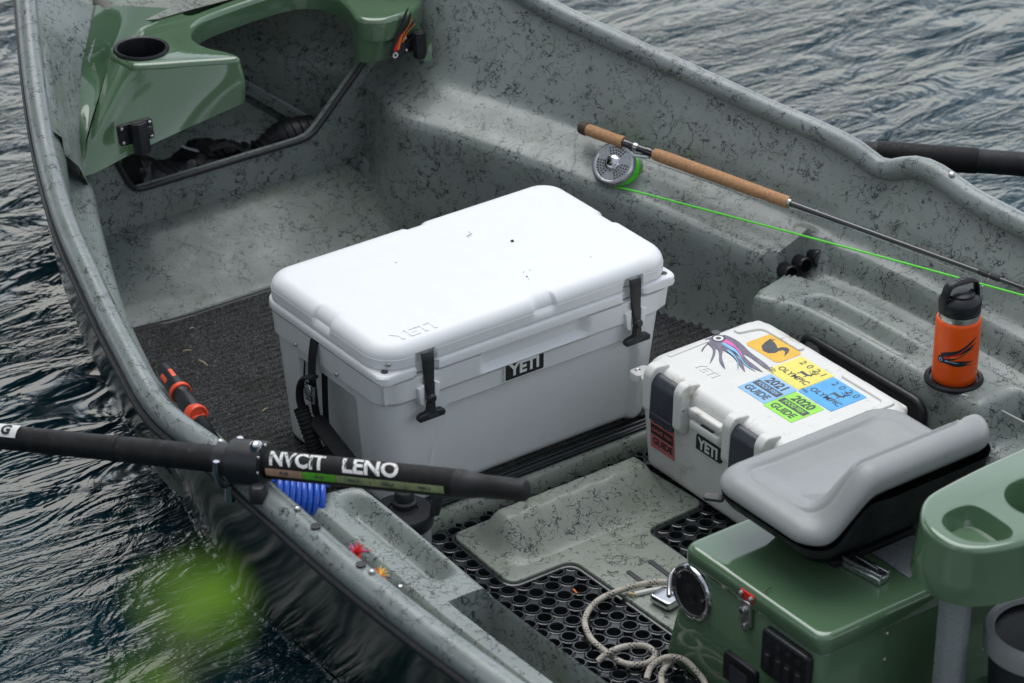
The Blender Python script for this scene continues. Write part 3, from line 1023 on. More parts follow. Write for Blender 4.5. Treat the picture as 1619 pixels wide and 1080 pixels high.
# rivets and the left end hardware
for px in ((0.0040, 0.3101, 0.2640), (0.0040, 0.1630, 0.2637)): bolt_part((.0035, px[1], px[2]), (-1, 0, 0), cool, .0045, .003, 'steel', 'rivet')
bolt_part((.026, .0150, .3455), (-.5, -.8, .1), cool, .006, .003, 'steel', 'rivet')
for ex in (.022, Lc - .022):
    h = MB(); lathe(h, [(.0075, -.001), (.0075, .0006), (.0055, .0008), (.001, .0003)], 16, Matrix.Translation((ex, .021, .3288))); h.build('tie_hole', 'ink_grey', cool)
# webbing handle on the left end
def strap(mb, pts, w, th, wdir=(0, 1, 0), n=8):
    c = catmull(pts, n); m = len(c)
    wv = Vector(wdir).normalized()
    verts, faces = [], []
    for i in range(m):
        t = (c[min(i + 1, m - 1)] - c[max(i - 1, 0)]).normalized()
        wd = (wv - t * wv.dot(t)).normalized(); nn = t.cross(wd)
        for (a, b_) in ((-1, -1), (1, -1), (1, 1), (-1, 1)): verts.append(c[i] + wd * a * w / 2 + nn * b_ * th / 2)
    for i in range(m - 1):
        for k in range(4):
            l = (k + 1) % 4
            faces.append((i * 4 + k, i * 4 + l, i * 4 + 4 + l, i * 4 + 4 + k))
    faces += [(3, 2, 1, 0), tuple((m - 1) * 4 + k for k in range(4))]
    mb.add(verts, faces)
b = MB(); strap(b, [(0.0020, 0.2372, 0.3079), (-0.0050, 0.2347, 0.2797), (-0.0060, 0.2371, 0.2428), (-0.0070, 0.2343, 0.2226), (0.0040, 0.2449, 0.1554), (0.0200, 0.2643, 0.1110)], .024, .003)
hs = b.build('handle_strap', 'webbing', cool)
b = MB(); strap(b, [(0.0300, 0.3251, 0.2266), (0.0280, 0.3265, 0.1825), (0.0280, 0.3249, 0.1685)], .016, .003); b.build('anchor_strap', 'webbing', cool)
b = MB(); strap(b, [(0.0300, 0.2470, 0.2188), (0.0280, 0.2441, 0.1622), (0.0300, 0.2451, 0.1019), (0.0340, 0.2485, 0.0540)], .018, .003); b.build('anchor_strap', 'webbing', cool)
b = MB(); tube(b, catmull([(-0.0100, 0.2200, 0.2347), (-0.0140, 0.2512, 0.2215), (-0.0160, 0.2653, 0.1995), (-0.0160, 0.2692, 0.1684), (-0.0160, 0.2611, 0.1457)], 8), .010, 12, squash=(.45, 1.0)); b.build('strap_loop', 'webbing', cool)
b = MB(); c = catmull([(-0.0180, 0.2626, 0.1472), (-0.0200, 0.2422, 0.1237), (-0.0160, 0.2248, 0.0834), (-0.0120, 0.2094, 0.0479), (-0.0120, 0.1945, 0.0194)], 14)
tube(b, c, [.0155 + .0016 * math.cos(i * 2.2) for i in range(len(c))], 14); b.build('handle_grip', 'webbing', cool, 60)
b = MB(); tube(b, catmull([(0.0000, 0.2378, 0.1277), (-0.0040, 0.1842, 0.1137), (-0.0060, 0.1364, 0.1010), (-0.0060, 0.1031, 0.0880)], 8), .016, 10, squash=(.5, 1.2)); b.build('strap_tail', 'webbing', cool)
b = MB()
bq = (-0.0120, 0.2279, 0.1953)
fbk = frame(bq, (0, -1, 0), (0, 0, 1))
tube(b, [fbk @ Vector(p) for p in [(-.020, .016, 0), (.006, .016, 0), (.006, -.020, .002), (-.020, -.020, .002)]], .0028, 8, closed=True)
bu = b.build('buckle', 'chrome', cool)
b = MB(); prism(b, rounded([(-.024, .012), (-.006, .020), (.002, .006), (-.004, -.014), (-.022, -.010)], .005), .0, .006, fbk, .002); b.build('cam_lever', 'chrome', bu)
# scratches, specks and twig bits on the lid
for k, (px, sz) in enumerate([((0.4896, 0.2376, 0.3805), .004), ((0.2429, 0.3000, 0.3805), .0015), ((0.4217, 0.0966, 0.3805), .0018), ((0.4278, 0.1155, 0.3805), .0012), ((0.4430, 0.1146, 0.3805), .0012), ((0.5773, 0.0882, 0.3805), .0012), ((0.4414, 0.3213, 0.3805), .0012), ((0.4183, 0.0858, 0.3805), .001)]):
    b = MB(); lathe(b, [(sz, 0), (sz * .8, sz * .4), (sz * .2, sz * .6)], 7, Matrix.Translation(px)); b.build('speck', 'bark', clid)
b = MB(); tube(b, [(0.4245, 0.3068, 0.3815), (0.4400, 0.3106, 0.3825)], .0007, 6)
tag(b.build('twig_fragment', 'bark'), 'tiny brown twig fragment lying on the big cooler lid', 'twig')
b = MB(); tube(b, catmull([(0.1626, 0.0080, 0.2017), (0.1382, 0.0130, 0.1467), (0.1207, 0.0150, 0.0934)], 6), .0008, 5)
b.build('scratch', 'white_ink', cbody)

# ------------------------------------------------------------------ small gear box with stickers
gx0, gx1, gy0, gy1 = .578, .902, -.550, -.072
gz0, gzt = -.030, .222
gear = thing('gear_box', (.578, -.085, gz0), 'worn off-white gear box covered in permit stickers beside the grey rowing seat', 'gear box')
b = MB(); rings = []
for z in [gz0, gz0 + .002, gz0 + .006, gz0 + .012] + [gz0 + .02 + .012 * k for k in range(14)]:
    if z > .158: break
    t = (z - gz0) / .19; ed = .008 * (1 - math.sin(min(1, (z - gz0) / .012) * math.pi / 2)); q = .012 * (1 - t) + ed
    rings.append([(p[0], p[1], z) for p in rrect(gx0 + q, gx1 - q, gy0 + q, gy1 - q, .028, 8, 3)])
rings.append([(p[0], p[1], .160) for p in rrect(gx0, gx1, gy0, gy1, .028, 8, 3)])
loft(b, rings)
gbody = b.build('body', 'cream', gear, 32)
# rim, lid
b = MB(); rings = []
def gl(z, q, r): return [(p[0], p[1], z) for p in rrect(gx0 + q, gx1 - q, gy0 + q, gy1 - q, r, 8, 3)]
for z, q, r in [(.1615, .004, .03), (.163, -.002, .03), (.166, -.004, .03), (.178, -.004, .03), (.181, -.001, .032), (.182, .003, .034)]: rings.append(gl(z, q, r))
for k in range(9):
    a = k / 8 * math.pi / 2
    rings.append(gl(.194 + .026 * math.sin(a), .003 + .026 * (1 - math.cos(a)), .044 - .012 * (1 - math.cos(a))))
rings.append(gl(.2196, .036, .03))
loft(b, rings)
glid = b.build('lid', 'cream', gear, 32)
ztop = .2198
# raised rails on the lid rim
def rail(poly, h=.0045):
    b = MB(); prism(b, rounded(poly, .016, 5), ztop - .002, ztop + h, None, .0035); b.build('lid_rail', 'cream', glid, 50)
rail([(gx1 - .060, gy1 - .028), (gx1 - .028, gy1 - .028), (gx1 - .028, gy1 - .175), (gx1 - .047, gy1 - .175), (gx1 - .047, gy1 - .06), (gx1 - .10, gy1 - .047), (gx1 - .10, gy1 - .028)])
rail([(gx1 - .047, gy1 - .30), (gx1 - .028, gy1 - .30), (gx1 - .028, gy0 + .03), (gx1 - .10, gy0 + .03), (gx1 - .10, gy0 + .048), (gx1 - .047, gy0 + .048)])
rail([(gx0 + .05, gy1 - .028), (gx0 + .16, gy1 - .028), (gx0 + .16, gy1 - .037), (gx0 + .05, gy1 - .040)], .0025)
rail([(gx0 + .07, gy0 + .03), (gx0 + .17, gy0 + .03), (gx0 + .17, gy0 + .048), (gx0 + .07, gy0 + .048)])
for k in range(5):
    yy = gy1 - .07 - .088 * k
    b = MB(); box(b, (gx1 - .002, yy, .186), (.022, .045, .030), .008, 4); b.build('hinge_knuckle', 'cream', gear, 50)
# ears with holes
for yy, sg in ((gy1 + .006, 1), (gy0 - .006, -1)):
    b = MB(); prism(b, rrect(-.024, .020, -.016, .016, .010, 5), .166, .182, Matrix.Translation((gx0 + .016, yy, 0)), .003)
    ear = b.build('tie_ear', 'cream', gear, 50)
    b = MB(); lathe(b, [(.0065, -.001), (.0065, .0007), (.005, .0012), (.004, .0005), (.001, .0)], 14, Matrix.Translation((gx0 + .008, yy + sg * .004, .182))); b.build('eyelet', 'steel', ear)
# latches with their hoops
def hoop(y):
    b = MB()
    pr = rounded([(gx0 + .034, .224), (gx0 - .008, .230), (gx0 - .022, .214), (gx0 - .023, .128), (gx0 - .004, .116), (gx0 + .006, .13), (gx0 + .012, .205)], .014, 6)
    prism(b, pr, -.0115, .0115, frame((0, y, 0), (1, 0, 0), (0, 0, 1)), .004)
    b.build('latch_hoop', 'cream', gear, 50)
LY = [-.177, -.424]
for ly in LY:
    hoop(ly + .048); hoop(ly - .048)
    b = MB()
    pr = rounded([(gx0 + .004, .216), (gx0 - .008, .214), (gx0 - .020, .198), (gx0 - .022, .160), (gx0 - .024, .116), (gx0 - .016, .114), (gx0 - .010, .16), (gx0 + .002, .20)], .006, 4)
    prism(b, pr, -.036, .036, frame((0, ly, 0), (1, 0, 0), (0, 0, 1)), .003)
    lt = b.build('latch', 'slate_plastic', gear, 45)
    b = MB(); box(b, (gx0 - .0235, ly, .134), (.004, .066, .003), .0012, 1); b.build('latch_lip', 'slate_plastic', lt)
# lock tab between the latches
lc = (LY[0] + LY[1]) / 2
b = MB(); box(b, (gx0 - .006, lc, .157), (.020, .088, .018), .003, 2); ltab = b.build('lock_tab', 'cream', gear, 50)
b = MB(); box(b, (gx0 - .006, lc, .184), (.018, .095, .016), .004, 2); b.build('lid_tab', 'cream', gear, 50)
b = MB(); box(b, (gx0 - .0085, lc - .004, .1655), (.008, .040, .0025), .001, 1); b.build('lock_slot', 'ink_grey', ltab)
bolt_part((gx0 - .014, LY[0] - .058, .178), (-1, -.3, .2), gear, .0042, .004, 'steel')
# badge on the front
f = frame((gx0 - .000, -.302, .116), (0, -1, 0), (0, 0, 1))
b = MB(); prism(b, rrect(-.038, .038, -.0165, .0165, .002, 3), -.006, .0022, f); bdg = b.build('badge', 'ink', gear)
text_mesh('YETI', .033, f @ Matrix.Translation((0, -.0005, .0024)), 'white_ink', 'lettering', bdg, .0005, .035, sx=.93)
# stickers
def topf(p, r=0):
    m = frame((p[0], p[1], ztop), (0, -1, 0), (1, 0, 0))
    return m @ Matrix.Rotation(r, 4, 'Z')
def label(p, w, h, mat, r=0.0, rad=.002, name='sticker'):
    b = MB(); f = topf(p, r); prism(b, rrect(-w / 2, w / 2, -h / 2, h / 2, rad, 4), -.0005, .0007, f)
    return b.build(name, mat, gear), f
def guide(p, w, h, mat, year, mid, r=0):
    o, f = label(p, w, h, mat, r, name='permit_sticker')
    T = lambda x, y: f @ Matrix.Translation((x, y, .0009))
    text_mesh(year, h * .36, T(0, h * .29), 'ink_grey', 'year', o, .0002, .03, sx=.92)
    b = MB(); prism(b, rrect(-w * .45, w * .45, -h * .10, h * .12, .001, 2), 0, .0009, f); b.build('print_band', 'ink_grey', o)
    text_mesh(mid, h * .17, T(0, h * .01), mat, 'lettering', o, .0003, .02, sx=.80)
    text_mesh('GUIDE', h * .30, T(-.002, -h * .30), 'ink_grey', 'lettering', o, .0002, .025, sx=.86)
    return o
ELK = [(-.5, -.45), (-.42, -.05), (-.55, .05), (-.45, .18), (-.2, .2), (.2, .16), (.42, .25), (.52, .35), (.66, .28), (.70, .15), (.52, .08), (.45, -.1), (.44, -.45), (.36, -.45), (.32, -.12), (-.05, -.14), (-.30, -.12), (-.36, -.45)]
def olympic(p, w, h, mat, year, r=0):
    o, f = label(p, w, h, mat, r, name='park_sticker')
    T = lambda x, y, z=.0009: f @ Matrix.Translation((x, y, z))
    text_mesh(year, h * .25, T(.004, h * .33), 'ink_grey', 'year', o, .0002, .0, sx=1.0, space=1.75)
    b = MB(); s = h * .25; prism(b, [(q[0] * s, q[1] * s) for q in ELK], 0, .0008, T(.008, .004, .0001)); b.build('elk_print', 'ink_grey', o, smooth=False)
    for q in range(7):
        a = R(60 + q * 14); x0, y0 = .008 + s * .45, .004 + s * .25
        b = MB(); tube(b, [T(x0 + .001 * q, y0, .0007) .translation, (T(x0 + math.cos(a) * s * (.7 + .25 * (q % 2)), y0 + math.sin(a) * s * (.75 + .2 * (q % 3)), .0007)).translation], .0006, 4); b.build('antler_print', 'ink_grey', o)
    text_mesh('OLYMPIC', h * .225, T(.001, -h * .20), 'ink_grey', 'lettering', o, .0002, .012, sx=.98)
    text_mesh('No.', h * .14, T(-w * .42, -h * .37), 'ink_grey', 'lettering', o, .0002, .0)
    return o
P1, P2, P3, P4, P5 = (.822, -.207), (.800, -.314), (.796, -.4155), (.7060, -.3235), (.7005, -.4085)
o, f = label(P1, .102, .068, 'st_yellow', 0, .010, 'duck_sticker')
DUCK = [(-.62, .36), (-.52, .06), (-.38, -.20), (-.10, -.34), (.16, -.31), (.28, -.14), (.25, .04), (.29, .15), (.42, .14), (.66, -.06), (.50, .22), (.38, .33), (.22, .34), (.11, .25), (.08, .12), (.06, .10), (-.10, .18), (-.30, .25), (-.42, .24), (-.46, .40), (-.54, .26)]
b = MB(); prism(b, [(q[0] * .058, q[1] * .070) for q in DUCK], 0, .0010, f); b.build('duck_print', 'ink_grey', o, smooth=False)
olympic(P2, .099, .094, 'st_lemon', '2021')
olympic(P3, .099, .094, 'st_blue', '2020')
guide(P4, .082, .087, 'st_pale', '2021', 'FOOD FISH')
guide(P5, .085, .086, 'st_green', '2020', 'FOOD FISH')
# fly emblem: streamer with an eye
def emblem(parent, f, s, cols, name='fly_emblem'):
    """a streamer fly: round eye, tapering strands trailing along +x"""
    strands = [(.0, .06, 1.02, .02, .20, cols[0]), (.0, .02, .92, -.06, .20, cols[0]), (.0, -.03, .80, -.22, .15, cols[0]), (-.02, -.05, .62, -.36, .12, cols[0]), (-.03, -.07, .42, -.42, .10, cols[0]), (-.05, -.06, .16, -.32, .08, cols[0]), (.06, .05, .52, -.02, .075, cols[1]), (.14, .0, .86, -.12, .055, cols[2]), (.30, -.06, .72, -.26, .04, cols[3])]
    root = None
    for k, (x0, y0, x1, y1, w, c) in enumerate(strands):
        for (dw, mt, dz) in ((w + .022, cols[4], .0), (w, c, .0003)):
            pts = catmull([(x0, y0, 0), (x0 + (x1 - x0) * .35, y0 * 1.1 + (y1 - y0) * .18 + .02, 0), (x0 + (x1 - x0) * .7, y0 + (y1 - y0) * .6 + .03 * (-1) ** k, 0), (x1, y1, 0)], 6)
            m = len(pts); up, dn = [], []
            for i, p in enumerate(pts):
                t = i / (m - 1); hw = dw / 2 * (1 - t ** 1.6) * (.75 + .25 * math.sin(t * 9))
                up.append((p.x * s, (p.y + hw) * s)); dn.append((p.x * s, (p.y - hw) * s))
            b = MB(); prism(b, up + dn[::-1], 0, .0005 + dz + .00005 * k, f)
            o = b.build(name if root is None else 'strand', mt, parent if root is None else root, smooth=False)
            if root is None: root = o
    for r_, mt, z in ((.085, cols[4], .0012), (.06, 'white_ink', .0014), (.032, cols[4], .0016)):
        b = MB(); lathe(b, [(r_ * s, 0), (r_ * s, z), (.0001, z)], 18, f @ Matrix.Translation((.03 * s, .03 * s, 0))); b.build('eye', mt, root)
    b = MB(); lathe(b, [(.05 * s, 0), (.05 * s, .0011), (.0001, .0011)], 14, f @ Matrix.Translation((-.10 * s, .10 * s, 0))); b.build('hook_eye', cols[4], root)
    return root
fe = topf((.752, -.104), 0)
emblem(gear, fe, .178, ['violet_grey', 'pink', 'sky_ink', 'sky_ink', 'ink_grey'])
text_mesh('YETI', .030, topf((.654, -.196)) @ Matrix.Translation((0, 0, .0002)), 'cream', 'embossed_lettering', glid, .0009, .02, sx=1.1)
# red sticker low on the front, partly under the first latch
f = frame((gx0 + .0045, -.151, .072), (0, -1, 0), (-.062, 0, 1)) @ Matrix.Scale(.80, 4)
b = MB(); prism(b, rrect(-.047, .047, -.054, .054, .002, 3), -.006, .0012, f); rs = b.build('red_sticker', 'st_red', gear)
text_mesh('2021', .034, f @ Matrix.Translation((0, .036, .0017)), 'ink', 'year', rs, .0002, .03, sx=1.05)
b = MB(); prism(b, rrect(-.044, .044, -.012, .018, .001, 2), 0, .0016, f); b.build('print_band', 'ink', rs)
text_mesh('GAME FISH', .0165, f @ Matrix.Translation((0, .003, .0020)), 'st_red', 'lettering', rs, .0002, .025, sx=.98)
text_mesh('GUIDE', .027, f @ Matrix.Translation((.002, -.031, .0017)), 'ink', 'lettering', rs, .0002, .03, sx=1.0)

# ------------------------------------------------------------------ orange bottle
bot = thing('drink_bottle', (cx, cy, cz), 'orange insulated bottle with black loop lid in the far cup holder', 'bottle')
B0 = Matrix.Translation((cx, cy, cz))
b = MB(); lathe(b, [(.040, .003), (.0445, .008), (.0455, .02), (.0455, .138), (.0445, .143), (.0415, .1455)], 48, B0, True, True); btl = b.build('body', 'orange', bot)
b = MB(); lathe(b, [(.0405, .140), (.0415, .160), (.0405, .162)], 40, B0); b.build('steel_collar', 'steel', bot)
b = MB(); lathe(b, [(.040, .150), (.0425, .152), (.0425, .1565), (.0410, .158), (.0430, .1595), (.0430, .176), (.040, .181), (.029, .188), (.028, .193), (.022, .196), (.010, .197)], 44, B0 @ Matrix.Translation((0, 0, .007)), True, True); bl = b.build('lid', 'plastic_black', bot)
b = MB()
hd = Vector((.82, -.10, 0)).normalized()
pts = catmull([Vector((cx, cy, cz)) + hd * a + Vector((0, 0, z)) for a, z in ((-.040, .165), (-.039, .195), (-.034, .215), (-.024, .2225), (0, .224), (.024, .2225), (.034, .215), (.039, .195), (.040, .165))], 6)
tube(b, pts, .0095, 12, squash=(.55, 1.15)); b.build('loop_handle', 'plastic_black', bl)
text_mesh('YETI', .016, frame((cx, cy, cz + .2296), hd, Vector((0, 0, 1)).cross(hd)), 'ink_grey', 'lettering', bl, .0003, .02)
# emblem wrapped on the bottle side facing the near gunwale
def wrap_emblem():
    root = None
    view = Vector((-.70, -.71, 0)).normalized(); side = Vector((0, 0, 1)).cross(view)
    s = .072
    def w(u, v, h):   # u right, v up on the cylinder
        a = u / .0456
        d = (view * math.cos(a) + side * math.sin(a))
        return Vector((cx, cy, cz + .072 + v)) + d * (.0456 + h)
    strands = [(-.45, -.02, .62, .62, .17, 'ink', 0), (-.42, -.06, .60, .44, .13, 'ink', 1), (-.40, -.10, .52, .32, .10, 'ink', 2), (-.40, -.13, .55, -.12, .11, 'ink', 3), (-.40, -.15, .50, -.22, .10, 'ink', 4), (-.2, .05, .5, .5, .035, 'red_ink', 6), (-.36, -.02, .2, .16, .05, 'red_ink', 7), (-.15, .02, .42, .26, .03, 'orange_ink', 8), (-.30, -.10, .1, -.13, .03, 'sky_ink', 9)]
    for k, (x0, y0, x1, y1, wd, c, hz) in enumerate(strands):
        pts = catmull([(x0, y0, 0), (x0 + (x1 - x0) * .35, y0 + (y1 - y0) * .22, 0), (x0 + (x1 - x0) * .7, y0 + (y1 - y0) * .66, 0), (x1, y1, 0)], 6)
        b = MB(); m = len(pts); vs = []
        for i, p in enumerate(pts):
            t = i / (m - 1); hw = wd * .8 * (1 - t ** 2.2) * (.75 + .25 * math.sin(t * 8 + k))
            h = .0002 + .00006 * hz
            vs += [w((p.x) * s, (p.y + hw) * s, h), w((p.x) * s, (p.y - hw) * s, h)]
        b.add(vs, [(2 * i + 1, 2 * i + 3, 2 * i + 2, 2 * i) for i in range(m - 1)])
        o = b.build('fly_emblem' if root is None else 'strand', c, btl if root is None else root, smooth=False)
        root = root or o
    for r_, mt, h in ((.11, 'ink', .0010), (.06, 'sky_ink', .0012), (.03, 'ink', .0014)):
        b = MB(); vs = [w(-.44 * s, -.10 * s, h)] + [w(-.44 * s + r_ * s * math.cos(a * .4488), -.10 * s + r_ * s * math.sin(a * .4488), h) for a in range(14)]
        b.add(vs, [(0, 1 + i, 1 + (i + 1) % 14) for i in range(14)]); b.build('eye', mt, root, smooth=False)
wrap_emblem()

# ------------------------------------------------------------------ fly rod and reel
rod = thing('fly_rod', (1.0932, 0.5984, 0.2700), 'long fly rod with cork grips lying along the far side shelf', 'fishing rod')
r0, r1 = Vector((0.9931, 0.6610, 0.3350)), Vector((1.3150, -0.4530, 0.3000))
dR = (r1 - r0); Lr = dR.length; dR.normalize()
def rp(t): return r0 + dR * t
T1, T2, T3, T4, T5 = [float((Vector(q) - r0).dot(dR)) for q in ((0.9990, 0.6431, 0.3340), (1.0258, 0.5473, 0.3310), (1.0524, 0.4685, 0.3280), (1.1563, 0.1317, 0.3180), (1.2218, -0.0957, 0.3110))]
def along(prof, n=20):
    b = MB(); tube(b, [rp(t) for t, r in prof], [r for t, r in prof], n); return b
along([(-.003, .009), (.0, .0135), (.006, .0150), (T1, .0150), (T1 + .001, .0135)]).build('butt_cap', 'cork_dark', rod)
along([(T1, .0135), (T1 + .02, .0138), (T2 - .05, .0138), (T2 - .025, .0130), (T2 - .008, .0142), (T2, .0138)]).build('lower_grip', 'cork', rod)
along([(T2, .0095), (T2 + .02, .0095), (T2 + .021, .0088), (T3 - .02, .0088), (T3 - .019, .0108), (T3 - .006, .0108), (T3 - .005, .0095), (T3, .0095)]).build('reel_seat', 'rod_blank', rod)
along([(T2 + .030, .0105), (T2 + .040, .0105)]).build('locking_ring', 'steel', rod)
along([(T3, .0125), (T3 + .01, .0142), (T3 + .04, .0145), (T4 - .08, .0138), (T4 - .03, .0132), (T4 - .008, .0138), (T4, .0130)]).build('upper_grip', 'cork', rod)
along([(T4, .0072), (T4 + .01, .0064), (T4 + .2, .0058), (Lr, .0046), (Lr + .5, .004)]).build('blank', 'rod_blank', rod)
along([(T4 - .001, .0105), (T4 + .006, .0085)]).build('winding_check', 'steel', rod)
text_mesh('Expedition', .010, frame(rp(T4 + .09) + Vector((-.35, -.45, .82)).normalized() * .0062, dR, Vector((.3, .4, .8))), 'white_ink', 'lettering', rod, .0001)
for px in ((1.2745, -0.3334, 0.3050), (1.2838, -0.3594, 0.3030)):
    t = (Vector(px) - r0).dot(dR)
    along([(t - .012, .0056), (t - .010, .0064), (t + .010, .0064), (t + .012, .0056)]).build('thread_wrap', 'ink', rod)
tg = (Vector((1.2771, -0.3364, 0.3040)) - r0).dot(dR)
b = MB(); dn = Vector((-.45, -.3, -.75)); tube(b, catmull([rp(tg - .010) + dn * .006, rp(tg - .004) + dn * .02, rp(tg) + dn * .030, rp(tg + .004) + dn * .02, rp(tg + .010) + dn * .006], 5), .0014, 8); b.build('stripping_guide', 'chrome', rod)
# reel
rc = Vector((1.0114, 0.5497, 0.2750))
ax = Vector((-.70, -.27, .66)).normalized()          # spool axis, towards the camera side
xa = dR - ax * dR.dot(ax)
F = frame(rc, xa, ax.cross(xa)); 
b = MB(); lathe(b, [(.047, .012), (.050, .012), (.0515, .016), (.0515, .022), (.050, .026), (.046, .029), (.0425, .029), (.041, .0272), (.0405, .0268), (.018, .0268)], 56, F, False, False)
reel = b.build('reel_spool', 'alu', rod, 35)
b = MB(); lathe(b, [(.0185, .0266), (.0185, .031), (.0165, .034), (.010, .036), (.001, .0365)], 32, F, False, True); rk = b.build('drag_knob', 'chrome', reel, 40)
for k in range(8):
    a = k * math.pi / 4; b = MB(); lathe(b, [(.0032, .0), (.0034, .0315), (.002, .0335), (.0005, .034)], 10, F @ Matrix.Translation((.0165 * math.cos(a), .0165 * math.sin(a), 0))); b.build('knob_lobe', 'chrome', rk)
k = 0
for ring_i, rr in enumerate((.0235, .0300, .0365)):
    for sec in (R(95), R(215), R(335)):
        nn = 5 + ring_i
        for q in range(nn):
            a = sec + (q - (nn - 1) / 2) * (.0066 / rr)
            b = MB(); lathe(b, [(.0024, .0266), (.0024, .02712), (.0001, .02712)], 8, F @ Matrix.Translation((rr * math.cos(a), rr * math.sin(a), 0))); b.build('spool_hole', 'ink', reel, smooth=False)
b = MB(); lathe(b, [(.037, -.022), (.044, -.020), (.0455, -.004), (.044, .010), (.037, .012)], 48, F, False, False); b.build('line_spool', 'line_green', reel, 40)
for k in range(5):
    b = MB(); z = -.018 + .0055 * k; tube(b, [F @ Vector((.0452 * math.cos(a * .1963), .0452 * math.sin(a * .1963), z + .001 * math.sin(a * .7 + k))) for a in range(32)], .0016, 6, closed=True); b.build('line_turn', 'line_green', reel)
b = MB(); lathe(b, [(.001, -.036), (.030, -.036), (.046, -.032), (.0512, -.028), (.0512, -.022), (.048, -.0215), (.036, -.0215)], 52, F, True, False); b.build('reel_frame', 'alu', rod, 35)
for a0, a1 in ((R(190), R(262)),):
    b = MB(); nn = 14
    def gd(i, j):
        a = a0 + (a1 - a0) * i / (nn - 1); rr = (.0512, .0498)[j % 2] if j in (0, 1) else .0498
        z = (-.024, .018)[j // 1 % 2]
        return F @ Vector((.0505 * math.cos(a), .0505 * math.sin(a), z))
    grid(b, nn, 2, gd); b.build('frame_bar', 'alu_grey', rod)
b = MB(); tube(b, [rp((T2 + T3) / 2 - .03) + Vector((-.2, -.15, -.6)).normalized() * .010, rp((T2 + T3) / 2 - .008) + Vector((-.3, -.2, -.9)) * .018, rp((T2 + T3) / 2 + .03) + Vector((-.2, -.15, -.6)).normalized() * .010], .005, 8); b.build('reel_foot', 'alu', rod)
# the bright green line running back along the shelf
b = MB(); tube(b, catmull([F @ Vector((.014, -.0445, .004)), (1.0011, 0.4591, 0.2520), (1.0760, 0.2455, 0.2600), (1.1479, 0.0183, 0.2720), (1.2049, -0.1753, 0.2840), (1.2507, -0.3351, 0.2940), (1.2948, -0.4909, 0.3040)], 10), .0022, 8)
b.build('fly_line', 'line_green', rod)
b = MB(); tube(b, catmull([rp(T2 + .02) + Vector((0, 0, -.02)), (1.0694, 0.5014, 0.2900), (1.1053, 0.3904, 0.2850), (1.1394, 0.2586, 0.2850), (1.2011, 0.0796, 0.2850), (1.2464, -0.1303, 0.2850), (1.2875, -0.3227, 0.2800)], 8), .0007, 6)
b.build('leader', 'rod_blank', rod)

# ------------------------------------------------------------------ green rower's seat box
sbx = thing('seat_box', (.43, -.86, -.04), "glossy green rower's seat box with round black hatch, latch and switch panel", 'seat box')
X0, X1, Y0, Y1, ZT = .205, .665, -1.056, -.672, .230
b = MB(); rings = []
for z, q in [(-.035, -.006), (.186, .003), (.189, .005)]:
    rings.append([(p[0], p[1], z) for p in rrect(X0 + q, X1 - q, Y0 + q, Y1 - q + (.035 if z < 0 else 0), .022, 8)])
loft(b, rings); sbody = b.build('body', 'green', sbx, 40)
b = MB(); rings = []
for z, q in [(.1905, .0035), (.192, .0), (.194, -.001), (.214, -.001)]: rings.append([(p[0], p[1], z) for p in rrect(X0 + q, X1 - q, Y0 + q, Y1 - q, .024, 8)])
for k in range(7):
    a = k / 6 * math.pi / 2; q = -.001 + .014 * (1 - math.cos(a)); rings.append([(p[0], p[1], .216 + .014 * math.sin(a)) for p in rrect(X0 + q, X1 - q, Y0 + q, Y1 - q, .026 - .008 * (1 - math.cos(a)), 8)])
loft(b, rings); slid = b.build('lid', 'green', sbx, 40)
fX = frame((X0 + .0025, -.703, .138), (0, -1, 0), (0, 0, 1))
b = MB(); lathe(b, [(.056, -.004), (.056, .004), (.053, .008), (.046, .0085), (.042, .006)], 48, fX, False, False); hatch = b.build('hatch_ring', 'chrome', sbx, 40)
b = MB(); lathe(b, [(.0425, .003), (.042, .0075), (.034, .0085), (.030, .0065), (.018, .0065), (.016, .008), (.001, .0082)], 40, fX, True, True); b.build('hatch_cap', 'plastic_black', hatch, 40)
for k in range(8):
    a = k * math.pi / 4 + .3; b = MB(); lathe(b, [(.0032, 0), (.0030, .0092), (.0015, .0098), (.0003, .0098)], 10, fX @ Matrix.Translation((.0495 * math.cos(a), .0495 * math.sin(a), 0))); b.build('hatch_screw', 'steel', hatch)
for a in (2.5, .1):
    b = MB(); lathe(b, [(.0036, 0), (.0034, .0098), (.0005, .0102)], 10, fX @ Matrix.Translation((.037 * math.cos(a), .037 * math.sin(a), 0))); b.build('hatch_screw', 'steel', hatch)
fL = frame((X0 + .000, -.858, .193), (0, -1, 0), (0, 0, 1)) @ Matrix.Scale(1.3, 4)
b = MB(); box(b, (0, .017, .002), (.028, .013, .003), .001, 1, fL); keeper = b.build('latch_keeper', 'red_ink', sbx)
for q in (-.010, .010):
    b = MB(); lathe(b, [(.0042, 0), (.004, .005), (.002, .0065), (.0003, .0068)], 10, fL @ Matrix.Translation((q, .018, .002))); b.build('rivet', 'steel', keeper)
b = MB(); prism(b, rounded([(-.0095, .010), (.0095, .010), (.0105, -.005), (.012, -.030), (.006, -.038), (-.006, -.038), (-.012, -.030), (-.0105, -.005)], .003), .001, .006, fL, .0015); latch = b.build('draw_latch', 'steel', sbx, 40)
b = MB(); lathe(b, [(.0065, 0), (.006, .009), (.0045, .0105), (.0003, .0108)], 14, fL @ Matrix.Translation((0, -.004, .002))); b.build('latch_boss', 'chrome', latch)
b = MB(); box(b, (.004, -.030, .008), (.004, .014, .006), .001, 1, fL); b.build('latch_tab', 'steel', latch)
fS = frame((X0 - .001, -.972, .138), (0, -1, 0), (0, 0, 1))
b = MB(); prism(b, rrect(-.062, .062, -.050, .044, .010, 5), -.004, .012, fS, .006); swp = b.build('switch_panel', 'plastic_black', sbx, 45)
